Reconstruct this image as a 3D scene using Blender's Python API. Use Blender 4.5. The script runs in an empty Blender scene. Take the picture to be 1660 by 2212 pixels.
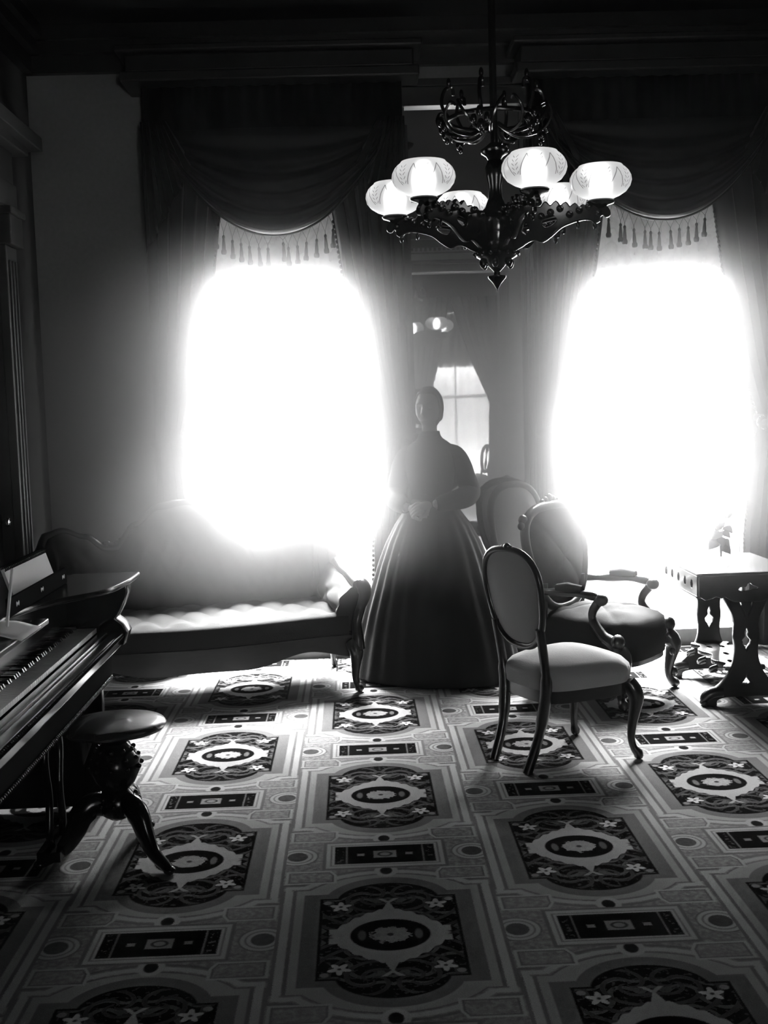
import bpy, bmesh, math, random
from mathutils import Vector, Matrix
from math import sin, cos, pi, sqrt, radians, exp, atan2
random.seed(7)
SC = bpy.context.scene
COL = SC.collection

# ------------------------------------------------------------------ camera
cam_d = bpy.data.cameras.new('camera')
cam_d.sensor_fit = 'VERTICAL'
cam_d.sensor_height = 24.0
cam_d.lens = 2500.0 / 2212.0 * 24.0
cam_d.clip_start = 0.02
cam = bpy.data.objects.new('camera', cam_d)
COL.objects.link(cam)
_r = Vector((0.99919993, -0.02584162, -0.0305238))
_d = Vector((-0.03275133, -0.09068881, -0.99534059))
_f = Vector((0.02295304, 0.99554395, -0.0914626))
cam.matrix_world = Matrix(((_r.x, -_d.x, -_f.x, 0.0), (_r.y, -_d.y, -_f.y, 0.0), (_r.z, -_d.z, -_f.z, 1.569), (0, 0, 0, 1)))
SC.camera = cam

# ------------------------------------------------------------------ sky, exposure
SKY_HORIZON, SKY_ZENITH = 46.0, 52.0      # bright overcast, strongest overhead
w = bpy.data.worlds.new('sky')
SC.world = w
w.use_nodes = True
bg = w.node_tree.nodes['Background']
bg.inputs['Color'].default_value = (1, 1, 1, 1)
bg.inputs['Strength'].default_value = 1.0
_nt = w.node_tree
_tc = _nt.nodes.new('ShaderNodeTexCoord'); _sx = _nt.nodes.new('ShaderNodeSeparateXYZ')
_nt.links.new(_tc.outputs['Generated'], _sx.inputs[0])
_mx = _nt.nodes.new('ShaderNodeMath'); _mx.operation = 'MAXIMUM'; _mx.inputs[1].default_value = 0.0
_nt.links.new(_sx.outputs['Z'], _mx.inputs[0])
_pw = _nt.nodes.new('ShaderNodeMath'); _pw.operation = 'POWER'; _pw.inputs[1].default_value = 1.6
_nt.links.new(_mx.outputs[0], _pw.inputs[0])
_ma = _nt.nodes.new('ShaderNodeMath'); _ma.operation = 'MULTIPLY_ADD'
_ma.inputs[1].default_value = SKY_ZENITH - SKY_HORIZON; _ma.inputs[2].default_value = SKY_HORIZON
_nt.links.new(_pw.outputs[0], _ma.inputs[0])
_cb = _nt.nodes.new('ShaderNodeCombineColor')
for _i in range(3): _nt.links.new(_ma.outputs[0], _cb.inputs[_i])
_nt.links.new(_cb.outputs[0], bg.inputs['Color'])
SC.view_settings.view_transform = 'Standard'
SC.view_settings.look = 'None'
SC.view_settings.gamma = 1.0
SC.view_settings.exposure = 0.0
SC.view_settings.use_curve_mapping = False
cy = SC.cycles
cy.use_denoising = True
cy.max_bounces = 7
cy.diffuse_bounces = 3
cy.glossy_bounces = 3
cy.transmission_bounces = 5
cy.transparent_max_bounces = 14
cy.volume_bounces = 0
cy.volume_step_rate = 2.0
cy.volume_max_steps = 64
cy.sample_clamp_indirect = 20.0
cy.caustics_reflective = False
cy.caustics_refractive = False

def portal(x, y, z, wx, wz, rz):
    l = bpy.data.lights.new('window_portal', 'AREA')
    l.shape = 'RECTANGLE'; l.size = wx; l.size_y = wz
    l.cycles.is_portal = True
    o = bpy.data.objects.new('window_portal', l)
    o.location = (x, y, z); o.rotation_euler = (radians(90), 0, rz)
    COL.objects.link(o)
# faces -Y into the room (light points along local -Z)
portal(-0.43, 7.52, 1.75, 1.2, 2.9, pi)
portal(1.86, 7.52, 1.75, 1.2, 2.9, pi)
portal(1.63, -4.32, 1.75, 1.3, 2.7, 0)

# veiled sun outside, high behind the right window
sun_d = bpy.data.lights.new('sun', 'SUN'); sun_d.energy = 580.0; sun_d.angle = radians(38)
sun = bpy.data.objects.new('sun', sun_d); COL.objects.link(sun)
_sd = Vector((-.22, -1.0, -1.12)).normalized()
sun.rotation_euler = _sd.to_track_quat('-Z', 'Y').to_euler(); sun.location = (4, 12, 6)

# ------------------------------------------------------------------ helpers
def new_mat(name):
    m = bpy.data.materials.new(name); m.use_nodes = True
    return m

def pbr(name, v, rough=0.6, metal=0.0, spec=0.5, sheen=0.0, bump=0.0, bscale=60.0, mott=0.0, mscale=8.0, coat=0.0, stretch=None):
    m = new_mat(name); nt = m.node_tree; b = nt.nodes['Principled BSDF']
    b.inputs['Base Color'].default_value = (v, v, v, 1)
    b.inputs['Roughness'].default_value = rough
    b.inputs['Metallic'].default_value = metal
    b.inputs['Specular IOR Level'].default_value = spec
    b.inputs['Sheen Weight'].default_value = sheen
    b.inputs['Sheen Roughness'].default_value = 0.4
    b.inputs['Coat Weight'].default_value = coat
    b.inputs['Coat Roughness'].default_value = 0.08
    tc = nt.nodes.new('ShaderNodeTexCoord')
    src = tc.outputs['Object']
    if stretch:
        mp = nt.nodes.new('ShaderNodeMapping'); mp.inputs['Scale'].default_value = stretch
        nt.links.new(src, mp.inputs['Vector']); src = mp.outputs['Vector']
    if mott:
        n = nt.nodes.new('ShaderNodeTexNoise'); n.inputs['Scale'].default_value = mscale; n.inputs['Detail'].default_value = 4
        nt.links.new(src, n.inputs['Vector'])
        mr = nt.nodes.new('ShaderNodeMapRange')
        mr.inputs['From Min'].default_value = 0.3; mr.inputs['From Max'].default_value = 0.7
        mr.inputs['To Min'].default_value = v * (1 - mott); mr.inputs['To Max'].default_value = v * (1 + mott)
        nt.links.new(n.outputs['Fac'], mr.inputs['Value'])
        cb = nt.nodes.new('ShaderNodeCombineColor')
        for i in range(3): nt.links.new(mr.outputs['Result'], cb.inputs[i])
        nt.links.new(cb.outputs[0], b.inputs['Base Color'])
    if bump:
        n = nt.nodes.new('ShaderNodeTexNoise'); n.inputs['Scale'].default_value = bscale; n.inputs['Detail'].default_value = 3
        nt.links.new(src, n.inputs['Vector'])
        bp = nt.nodes.new('ShaderNodeBump'); bp.inputs['Strength'].default_value = bump; bp.inputs['Distance'].default_value = 0.004
        nt.links.new(n.outputs['Fac'], bp.inputs['Height'])
        nt.links.new(bp.outputs['Normal'], b.inputs['Normal'])
    return m

def cloth_mat(name, transp, transl, refl, lace=0.0, scale=30.0):
    """thin cloth: part open weave, part glowing through, part reflecting"""
    m = new_mat(name); nt = m.node_tree; nt.nodes.clear()
    out = nt.nodes.new('ShaderNodeOutputMaterial')
    tp = nt.nodes.new('ShaderNodeBsdfTransparent')
    tl = nt.nodes.new('ShaderNodeBsdfTranslucent'); tl.inputs['Color'].default_value = (transl, transl, transl, 1)
    df = nt.nodes.new('ShaderNodeBsdfDiffuse'); df.inputs['Color'].default_value = (refl, refl, refl, 1)
    ad = nt.nodes.new('ShaderNodeAddShader')
    nt.links.new(tl.outputs[0], ad.inputs[0]); nt.links.new(df.outputs[0], ad.inputs[1])
    mx = nt.nodes.new('ShaderNodeMixShader'); mx.inputs[0].default_value = transp
    nt.links.new(ad.outputs[0], mx.inputs[1]); nt.links.new(tp.outputs[0], mx.inputs[2])
    nt.links.new(mx.outputs[0], out.inputs[0])
    if lace:
        tc = nt.nodes.new('ShaderNodeTexCoord')
        n = nt.nodes.new('ShaderNodeTexVoronoi'); n.inputs['Scale'].default_value = scale
        nt.links.new(tc.outputs['Object'], n.inputs['Vector'])
        n2 = nt.nodes.new('ShaderNodeTexNoise'); n2.inputs['Scale'].default_value = scale * .35; n2.inputs['Detail'].default_value = 3
        nt.links.new(tc.outputs['Object'], n2.inputs['Vector'])
        mr = nt.nodes.new('ShaderNodeMapRange'); mr.inputs['From Min'].default_value = .35; mr.inputs['From Max'].default_value = .65
        mr.inputs['To Min'].default_value = transp - lace; mr.inputs['To Max'].default_value = min(1, transp + lace)
        nt.links.new(n2.outputs['Fac'], mr.inputs['Value'])
        nt.links.new(mr.outputs['Result'], mx.inputs[0])
    return m

M = {}
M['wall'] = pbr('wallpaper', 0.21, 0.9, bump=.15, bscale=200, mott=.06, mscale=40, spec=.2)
M['sidewall'] = pbr('shade_toned_wallpaper', 0.06, 0.9, bump=.15, bscale=200, spec=.1)  # wallpaper colour darkened on these walls to cut bounced light
M['ceil'] = pbr('ceiling_plaster', 0.012, 0.9, spec=.1)  # plaster coloured near black, the ceiling's shade put into its base colour
M['floorwood'] = pbr('floor_boards', 0.08, 0.5)
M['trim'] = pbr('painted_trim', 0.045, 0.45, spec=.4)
M['darktrim'] = pbr('varnished_and_shaded_trim', 0.012, 0.35)  # dark varnish; on the mirror crest it stands in for shade
M['whitepaint'] = pbr('window_paint', 0.5, 0.5)
M['wood'] = pbr('dark_carved_walnut', 0.008, 0.3, spec=.5, coat=.3, mott=.4, mscale=12, stretch=(1, 1, 6))
M['tablewood'] = pbr('polished_table_wood', 0.03, 0.24, spec=.45, coat=.25, mott=.4, mscale=10, stretch=(1, 5, 1))
M['ebony'] = pbr('black_piano_lacquer', 0.006, 0.2, spec=.3)
M['ivory'] = pbr('ivory_keys', 0.85, 0.25)
M['black'] = pbr('ebony_keys', 0.01, 0.3)
M['velvet'] = pbr('dark_velvet', 0.03, 0.85, sheen=.12, spec=.1, bump=.2, bscale=90)
M['swag'] = pbr('satin_swag', 0.005, 0.45, sheen=.02, spec=.15, bump=.1, bscale=80)
M['tassel'] = pbr('dark_silk_fringe', 0.012, 0.8, bump=.4, bscale=250, spec=.1)
M['sofa'] = pbr('sofa_plush', 0.026, 0.9, sheen=.08, spec=.1, bump=.25, bscale=150)
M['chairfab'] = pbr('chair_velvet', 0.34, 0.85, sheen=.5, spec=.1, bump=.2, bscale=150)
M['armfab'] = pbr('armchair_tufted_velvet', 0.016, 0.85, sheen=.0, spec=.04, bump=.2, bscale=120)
M['rearfab'] = pbr('pale_chair_damask', 0.4, 0.85, sheen=.4, spec=.1, bump=.2, bscale=120)
M['dress'] = pbr('black_dress_taffeta', 0.004, 0.6, sheen=.03, spec=.2, bump=.15, bscale=90)
M['skin'] = pbr('skin', 0.45, 0.5, spec=.3)
M['hair'] = pbr('dark_hair', 0.012, 0.45, spec=.4, bump=.5, bscale=60, stretch=(6, 1, 1))
M['bronze'] = pbr('dark_bronze', 0.05, 0.2, metal=.9, spec=.5)
M['gilt'] = pbr('dull_gilt_frame', 0.12, 0.35, metal=.6)
M['mirror'] = pbr('mirror_glass', 0.82, 0.015, metal=1.0)
M['rose'] = pbr('rose_petals', 0.06, 0.7)
M['leaf'] = pbr('rose_leaves', 0.02, 0.6)
M['brass'] = pbr('brass', 0.3, 0.25, metal=1.0)
M['terrace'] = pbr('terrace_stone', 0.014, 1.0, spec=0.0, mott=.3, mscale=3)
M['paper'] = pbr('white_paper', 0.85, 0.8, spec=.1)
M['ledge'] = pbr('dull_dark_rail', 0.02, 0.9, spec=.0)
M['lace'] = cloth_mat('lace_sheer', 0.52, 0.05, 0.30, lace=.10, scale=26)
M['rearlace'] = cloth_mat('rear_lace', 0.20, 0.42, 0.30, lace=.02, scale=26)
M['shade'] = cloth_mat('window_shade_linen', 0.0, 0.036, 0.35)
M['rearshade'] = cloth_mat('rear_shade_linen', 0.0, 0.02, 0.2)

def glass_mat(name, transp, rough=0.02):
    m = new_mat(name); nt = m.node_tree; nt.nodes.clear()
    out = nt.nodes.new('ShaderNodeOutputMaterial')
    tp = nt.nodes.new('ShaderNodeBsdfTransparent'); tp.inputs['Color'].default_value = (.97, .97, .97, 1)
    gl = nt.nodes.new('ShaderNodeBsdfGlossy'); gl.inputs['Roughness'].default_value = rough
    mx = nt.nodes.new('ShaderNodeMixShader'); mx.inputs[0].default_value = 1 - transp
    nt.links.new(tp.outputs[0], mx.inputs[1]); nt.links.new(gl.outputs[0], mx.inputs[2])
    nt.links.new(mx.outputs[0], out.inputs[0])
    return m
M['glass'] = glass_mat('window_glass', .94)
M['vase'] = glass_mat('clear_vase_glass', .88)

def globe_mat():
    m = new_mat('etched_frosted_glass'); nt = m.node_tree; nt.nodes.clear()
    L = nt.links
    out = nt.nodes.new('ShaderNodeOutputMaterial')
    tl = nt.nodes.new('ShaderNodeBsdfTranslucent')
    rf = nt.nodes.new('ShaderNodeBsdfRefraction'); rf.inputs['Roughness'].default_value = .55; rf.inputs['IOR'].default_value = 1.2
    gl = nt.nodes.new('ShaderNodeBsdfGlossy'); gl.inputs['Roughness'].default_value = .15
    gl.inputs['Color'].default_value = (.8, .8, .8, 1)
    mx = nt.nodes.new('ShaderNodeMixShader'); mx.inputs[0].default_value = .45
    L.new(tl.outputs[0], mx.inputs[1]); L.new(rf.outputs[0], mx.inputs[2])
    m2 = nt.nodes.new('ShaderNodeMixShader'); m2.inputs[0].default_value = .06
    L.new(mx.outputs[0], m2.inputs[1]); L.new(gl.outputs[0], m2.inputs[2])
    L.new(m2.outputs[0], out.inputs[0])
    # etched sprays: repeat around the axis, pointed arches and leaf strokes
    tc = nt.nodes.new('ShaderNodeTexCoord'); sp = nt.nodes.new('ShaderNodeSeparateXYZ')
    L.new(tc.outputs['Object'], sp.inputs[0])
    def mth(op, a, b=None, c=None):
        n = nt.nodes.new('ShaderNodeMath'); n.operation = op
        for i, s in enumerate((a, b, c)):
            if s is None: continue
            if isinstance(s, (int, float)): n.inputs[i].default_value = s
            else: L.new(s, n.inputs[i])
        return n.outputs[0]
    ang = mth('ARCTAN2', sp.outputs['Y'], sp.outputs['X'])
    k = mth('MULTIPLY', ang, 8 / (2 * pi))
    fr = mth('ABSOLUTE', mth('SUBTRACT', mth('FRACT', k), .5))          # 0 centre .. .5 edge
    z = mth('MULTIPLY', sp.outputs['Z'], 1 / .06)                        # -1..1
    arch = mth('ABSOLUTE', mth('SUBTRACT', fr, mth('MULTIPLY', mth('SUBTRACT', .62, z), .28)))
    line = mth('LESS_THAN', arch, .022)
    leafv = mth('ABSOLUTE', mth('SUBTRACT', mth('FRACT', mth('ADD', mth('MULTIPLY', z, 4.0), mth('MULTIPLY', fr, 6.0))), .5))
    leaf = mth('MULTIPLY', mth('LESS_THAN', leafv, .13), mth('MULTIPLY', mth('GREATER_THAN', fr, .36), mth('LESS_THAN', fr, .46)))
    zone = mth('LESS_THAN', mth('ABSOLUTE', z), .62)
    mask = mth('MULTIPLY', mth('MAXIMUM', line, leaf), zone)
    v = mth('SUBTRACT', .62, mth('MULTIPLY', mask, .42))
    cb = nt.nodes.new('ShaderNodeCombineColor')
    for i in range(3): L.new(v, cb.inputs[i])
    L.new(cb.outputs[0], tl.inputs['Color'])
    v2 = mth('SUBTRACT', .85, mth('MULTIPLY', mask, .5))
    cb2 = nt.nodes.new('ShaderNodeCombineColor')
    for i in range(3): L.new(v2, cb2.inputs[i])
    L.new(cb2.outputs[0], rf.inputs['Color'])
    return m
M['globe'] = globe_mat()
em = new_mat('gas_flame'); em.node_tree.nodes.clear()
_o = em.node_tree.nodes.new('ShaderNodeOutputMaterial'); _e = em.node_tree.nodes.new('ShaderNodeEmission')
_e.inputs['Strength'].default_value = 16.0
em.node_tree.links.new(_e.outputs[0], _o.inputs[0]); M['flame'] = em

# ---- carpet: woven pattern from distance functions
def carpet_mat():
    m = new_mat('brussels_carpet'); nt = m.node_tree; L = nt.links; b = nt.nodes['Principled BSDF']
    class N:
        def __init__(s, v): s.v = v
        def __add__(s, o): return op('ADD', s, o)
        __radd__ = __add__
        def __sub__(s, o): return op('SUBTRACT', s, o)
        def __rsub__(s, o): return op('SUBTRACT', o, s)
        def __mul__(s, o): return op('MULTIPLY', s, o)
        __rmul__ = __mul__
        def __truediv__(s, o): return op('DIVIDE', s, o)
    def op(name, *a, clamp=False):
        n = nt.nodes.new('ShaderNodeMath'); n.operation = name; n.use_clamp = clamp
        for i, s in enumerate(a):
            if isinstance(s, N): L.new(s.v, n.inputs[i])
            else: n.inputs[i].default_value = s
        return N(n.outputs[0])
    ab = lambda x: op('ABSOLUTE', x)
    mx = lambda a, c: op('MAXIMUM', a, c)
    mn = lambda a, c: op('MINIMUM', a, c)
    fl = lambda x: op('FLOOR', x)
    sq = lambda x: op('SQRT', x)
    tc = nt.nodes.new('ShaderNodeTexCoord')
    nz = nt.nodes.new('ShaderNodeTexNoise'); nz.inputs['Scale'].default_value = 55; nz.inputs['Detail'].default_value = 2
    L.new(tc.outputs['Object'], nz.inputs['Vector'])
    nf = nt.nodes.new('ShaderNodeTexNoise'); nf.inputs['Scale'].default_value = 260; nf.inputs['Detail'].default_value = 1
    L.new(tc.outputs['Object'], nf.inputs['Vector'])
    noise = N(nz.outputs['Fac']); fine = N(nf.outputs['Fac'])
    sp = nt.nodes.new('ShaderNodeSeparateXYZ'); L.new(tc.outputs['Object'], sp.inputs[0])
    A, B, X0, Y0 = .686, 1.24667, .05724, 3.31946
    jit = (fine - .5) * .008
    px = N(sp.outputs['X']) + jit; py = N(sp.outputs['Y']) + (fine - .5) * .006
    cu = (px - X0) / A
    col = fl(cu + .5)
    u = (cu - col) * A
    par = op('PINGPONG', col, 1.0)
    cv = (py - Y0) / B - par * .5
    v = (cv - fl(cv + .5)) * B
    au, av = ab(u), ab(v)
    def st(d, wd=.005): return op('SUBTRACT', .5, d / wd, clamp=True)
    def ell(x0, y0, rx, ry):
        p = (au - x0) / rx; q = (av - y0) / ry
        return (sq(p * p + q * q) - 1.0) * min(rx, ry)
    def rect(x0, y0, hx, hy): return mx(ab(au - x0) - hx, ab(av - y0) - hy)
    def mix(a, c, k): return a + (c - a) * k
    LT, MD, DK = .42, .17, .008
    mott = op('MULTIPLY', (noise - .38), 2.2, clamp=True)
    val = .20 + mott * .20
    # contour strapwork around the medallion shoulders
    big = mn(ell(0, .20, .30, .245), rect(0, 0, .300, .335))
    val = mix(val, .17, st(ab(big - .045) - .006))
    val = mix(val, LT, st(ab(big - .022) - .011))
    val = mix(val, .15, st(ab(big) - .005))
    val = mix(val, .33, st(big))
    # selvedge stripes
    stripe = mx(ab(au - .318) - .011, av - .335)
    val = mix(val, LT, st(stripe))
    val = mix(val, .16, st(mx(ab(au - .298) - .004, av - .335)))
    val = mix(val, .18, st(mx(ab(au - .338) - .006, av - .335)))
    # mid grey surround
    sur = mn(ell(0, .235, .205, .185), rect(0, 0, .268, .300))
    val = mix(val, .14 + noise * .03, st(sur))
    # dark medallion
    med = mn(ell(0, .245, .162, .128), rect(0, 0, .216, .266))
    medm = st(med)
    val = mix(val, DK, medm)
    # scrolls
    r2 = sq(u * u + v * v * .8)
    wv = op('SINE', r2 * 95.0 + op('SINE', au * 52.0) * 1.6 + op('SINE', av * 46.0) * 1.7)
    scr = op('GREATER_THAN', wv, .45) * op('LESS_THAN', noise, .60)
    val = mix(val, .11, scr * medm * st(med + .010))
    wv2 = op('SINE', op('ARCTAN2', av - .27, au - .06) * 3.0 + sq((au - .06) * (au - .06) + (av - .27) * (av - .27)) * 120.0)
    val = mix(val, .07, op('GREATER_THAN', wv2, .6) * medm * st(med + .010))
    val = mix(val, .06, op('GREATER_THAN', noise, .60) * medm * st(med + .006))
    # corner flowers with petals
    fx, fy = au - .150, av - .203
    fr = sq(fx * fx + fy * fy)
    pet = fr - (op('SINE', op('ARCTAN2', fy, fx) * 5.0) * .009 + .026)
    val = mix(val, .42 + noise * .2, st(pet) )
    val = mix(val, .05, st(fr - .006))
    sx, sy = au - .192, av - .235
    val = mix(val, .22, st(sq(sx * sx + sy * sy) - .013))
    # light cartouche with points
    ring = (op('POWER', op('POWER', au / .178, 1.45) + op('POWER', av / .180, 1.45), 1 / 1.45) - 1.0) * .17 + op('SINE', au * 160.0) * .004
    tip = mx(au * 1.3 + (av - .235) * .42, .15 - av)
    tipx = mx(ab(av - .03) - .018, ab(au - .17) - .013)
    cart = mn(mn(ring, tip), tipx)
    val = mix(val, .33 + noise * .06, st(cart))
    fle = mx(ab(au - (av - .225) * .9) - .008, ab(av - .238) - .016)
    val = mix(val, .33, st(fle))
    val = mix(val, DK, st(ell(0, 0, .120, .103)))
    cf = ell(0, 0, .058, .050) + (noise - .5) * .05
    val = mix(val, .20 + noise * .2, st(cf))
    val = mix(val, .05, st(ell(0, 0, .010, .010)))
    side = ell(.085, 0, .012, .032)
    val = mix(val, .12, st(side))
    # leaf panel at the corners of the cell
    lp = mx(rect(.252, .440, .086, .052), (.16 - au) + (av - .44) * .5)
    val = mix(val, LT, st(lp))
    val = mix(val, .16, st(lp + .010))
    val = mix(val, .22 + mott * .18, st(lp + .016))
    # small discs
    val = mix(val, LT, st(ell(0, .476, .040, .048)))
    val = mix(val, DK + .01, st(ell(0, .476, .021, .030)))
    # plaque
    pl = rect(0, B / 2, .176, .079)
    pb = rect(0, B / 2, .205, .112)
    val = mix(val, .17, st(pb - .012)); val = mix(val, LT, st(pb)); val = mix(val, .20, st(ab(pl - .012) - .003))
    plm = st(pl)
    val = mix(val, DK, plm)
    val = mix(val, .10, op('GREATER_THAN', noise, .58) * st(mx(.145 - au, pl + .008)))
    val = mix(val, .16, st(mx(ab(au - .134) - .003, pl)))
    val = mix(val, .25, st(mn(mx(ab(au - .085) - .012, ab(av - B / 2) - .010), rect(0, B / 2, .040, .031))))
    val = mix(val, .05, st(ab(ell(0, B / 2, .022, .018)) - .004))
    # rosettes
    ro = ell(.306, B / 2, .036, .040)
    ro2 = ell(.306, B / 2, .068, .072)
    val = mix(val, .16, st(ro2 - .006)); val = mix(val, LT, st(ro2)); val = mix(val, .2, st(ab(ro2 + .016) - .003)); val = mix(val, .06 + noise * .06, st(ro))
    val = val * (.30 + fine * .24)
    cb = nt.nodes.new('ShaderNodeCombineColor')
    for i in range(3): L.new(val.v, cb.inputs[i])
    L.new(cb.outputs[0], b.inputs['Base Color'])
    b.inputs['Roughness'].default_value = .9
    b.inputs['Specular IOR Level'].default_value = .0
    bp = nt.nodes.new('ShaderNodeBump'); bp.inputs['Strength'].default_value = .35; bp.inputs['Distance'].default_value = .004
    L.new(nf.outputs['Fac'], bp.inputs['Height']); L.new(bp.outputs['Normal'], b.inputs['Normal'])
    return m

# ---- object makers
def tag(o, label=None, cat=None, group=None, kind=None):
    if label: o['label'] = label
    if cat: o['category'] = cat
    if group: o['group'] = group
    if kind: o['kind'] = kind
    return o

def empty(name, loc, rz=0.0, label=None, cat=None, group=None):
    o = bpy.data.objects.new(name, None); COL.objects.link(o)
    o.location = loc; o.rotation_euler = (0, 0, rz); o.empty_display_size = .1
    return tag(o, label, cat, group)

class MB:
    """collects verts and faces of ONE part"""
    def __init__(s): s.v = []; s.f = []
    def add(s, vs, fs):
        n = len(s.v); s.v += [tuple(p) for p in vs]; s.f += [tuple(i + n for i in f) for f in fs]; return s
    def box(s, x0, x1, y0, y1, z0, z1):
        return s.add([(x0, y0, z0), (x1, y0, z0), (x1, y1, z0), (x0, y1, z0), (x0, y0, z1), (x1, y0, z1), (x1, y1, z1), (x0, y1, z1)],
                     [(0, 3, 2, 1), (4, 5, 6, 7), (0, 1, 5, 4), (1, 2, 6, 5), (2, 3, 7, 6), (3, 0, 4, 7)])
    def loft(s, rings, closed=True, caps=True):
        n = len(rings[0]); vs = [p for r in rings for p in r]; fs = []
        for i in range(len(rings) - 1):
            for j in range(n if closed else n - 1):
                k = (j + 1) % n
                fs.append((i * n + j, i * n + k, (i + 1) * n + k, (i + 1) * n + j))
        if caps and closed:
            fs.append(tuple(reversed(range(n)))); fs.append(tuple((len(rings) - 1) * n + j for j in range(n)))
        return s.add(vs, fs)
    def rev(s, prof, c=(0, 0, 0), n=24, caps=True, sx=1, sy=1):
        return s.loft([[(c[0] + r * sx * cos(2 * pi * j / n), c[1] + r * sy * sin(2 * pi * j / n), c[2] + z) for j in range(n)] for r, z in prof], True, caps)
    def tube(s, path, rad, n=10, caps=True, flat=None):
        path = [Vector(p) for p in path]; m = len(path)
        if not hasattr(rad, '__len__'): rad = [rad] * m
        rings = []; up = Vector((0, 0, 1)); prev = None
        for i in range(m):
            t = (path[min(i + 1, m - 1)] - path[max(i - 1, 0)])
            if t.length < 1e-9: t = Vector((0, 0, 1))
            t.normalize()
            if prev is None:
                a = up if abs(t.dot(up)) < .9 else Vector((1, 0, 0))
                x = (a - t * a.dot(t)).normalized()
            else:
                x = (prev - t * prev.dot(t))
                x = x.normalized() if x.length > 1e-6 else Vector((1, 0, 0))
            prev = x; y = t.cross(x)
            ry = rad[i] * (flat or 1)
            rings.append([path[i] + x * rad[i] * cos(2 * pi * j / n) + y * ry * sin(2 * pi * j / n) for j in range(n)])
        return s.loft(rings, True, caps)
    def ball(s, c, r, n=10, m=6):
        rx, ry, rz = r if hasattr(r, '__len__') else (r, r, r)
        rings = [[(c[0] + rx * sin(pi * (i + .0) / m) * cos(2 * pi * j / n), c[1] + ry * sin(pi * i / m) * sin(2 * pi * j / n), c[2] - rz * cos(pi * i / m)) for j in range(n)] for i in [.03] + list(range(1, m)) + [m - .03]]
        return s.loft(rings, True, True)
    def grid(s, pts):
        nu = len(pts[0]); vs = [p for r in pts for p in r]; fs = []
        for i in range(len(pts) - 1):
            for j in range(nu - 1):
                fs.append((i * nu + j, i * nu + j + 1, (i + 1) * nu + j + 1, (i + 1) * nu + j))
        return s.add(vs, fs)
    def build(s, name, mat, parent=None, smooth=True, bevel=0, sub=0, solid=0, fix=True):
        me = bpy.data.meshes.new(name); me.from_pydata(s.v, [], s.f); me.update()
        if fix:
            bm = bmesh.new(); bm.from_mesh(me); bmesh.ops.recalc_face_normals(bm, faces=bm.faces); bm.to_mesh(me); bm.free()
        if mat is not None: me.materials.append(mat)
        o = bpy.data.objects.new(name, me); COL.objects.link(o)
        if parent is not None: o.parent = parent
        if solid:
            md = o.modifiers.new('solid', 'SOLIDIFY'); md.thickness = solid; md.offset = 0
        if bevel:
            md = o.modifiers.new('bevel', 'BEVEL'); md.width = bevel; md.segments = 2; md.limit_method = 'ANGLE'; md.angle_limit = radians(40)
        if sub:
            md = o.modifiers.new('sub', 'SUBSURF'); md.levels = sub; md.render_levels = sub
        if smooth: smooth_by_angle(me, 50 if not bevel else 35)
        return o

def smooth_by_angle(me, deg):
    for p in me.polygons: p.use_smooth = True
    bm = bmesh.new(); bm.from_mesh(me)
    for e in bm.edges:
        if len(e.link_faces) == 2 and e.calc_face_angle(0) > radians(deg): e.smooth = False
    bm.to_mesh(me); bm.free()

def plate(name, loops, thick, mat, parent, mtx, bevel=.003, reso=6):
    """flat outline (first loop) with holes, cut from a board of a thickness; loops are 2D point lists, smooth where 4th item says so"""
    cu = bpy.data.curves.new(name, 'CURVE'); cu.dimensions = '2D'; cu.fill_mode = 'BOTH'
    cu.extrude = thick / 2 - bevel; cu.bevel_depth = bevel; cu.bevel_resolution = 1
    for lp in loops:
        sp = cu.splines.new('POLY'); sp.points.add(len(lp) - 1)
        for i, p in enumerate(lp): sp.points[i].co = (p[0], p[1], 0, 1)
        sp.use_cyclic_u = True
    t = bpy.data.objects.new('tmp', cu); COL.objects.link(t)
    dg = bpy.context.evaluated_depsgraph_get()
    me = bpy.data.meshes.new_from_object(t.evaluated_get(dg)); me.name = name
    bpy.data.objects.remove(t); bpy.data.curves.remove(cu)
    me.transform(mtx); me.materials.clear(); me.materials.append(mat)
    smooth_by_angle(me, 35)
    o = bpy.data.objects.new(name, me); COL.objects.link(o)
    if parent is not None: o.parent = parent
    return o

def catmull(pts, n=6, closed=False):
    pts = [Vector(p) for p in pts]; out = []; m = len(pts)
    rng = range(m) if closed else range(m - 1)
    for i in rng:
        if closed: a, b_, c, d = pts[(i - 1) % m], pts[i], pts[(i + 1) % m], pts[(i + 2) % m]
        else: a, b_, c, d = pts[max(i - 1, 0)], pts[i], pts[i + 1], pts[min(i + 2, m - 1)]
        for k in range(n):
            t = k / n
            out.append(.5 * ((2 * b_) + (c - a) * t + (2 * a - 5 * b_ + 4 * c - d) * t * t + (3 * b_ - a - 3 * c + d) * t ** 3))
    if not closed: out.append(pts[-1])
    return out

def lerp(a, b_, t): return a + (b_ - a) * t
def interp(tab, x):
    """piecewise smooth interpolation of a table of (x, y...)"""
    if x <= tab[0][0]: return tab[0][1]
    for i in range(len(tab) - 1):
        if x <= tab[i + 1][0]:
            t = (x - tab[i][0]) / (tab[i + 1][0] - tab[i][0]); t = t * t * (3 - 2 * t) if len(tab[0]) > 2 else t
            return lerp(tab[i][1], tab[i + 1][1], t)
    return tab[-1][1]

def copy_tree(o, parent=None):
    c = o.copy(); COL.objects.link(c)
    if parent is not None: c.parent = parent
    for ch in list(o.children): copy_tree(ch, c)
    return c

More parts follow.
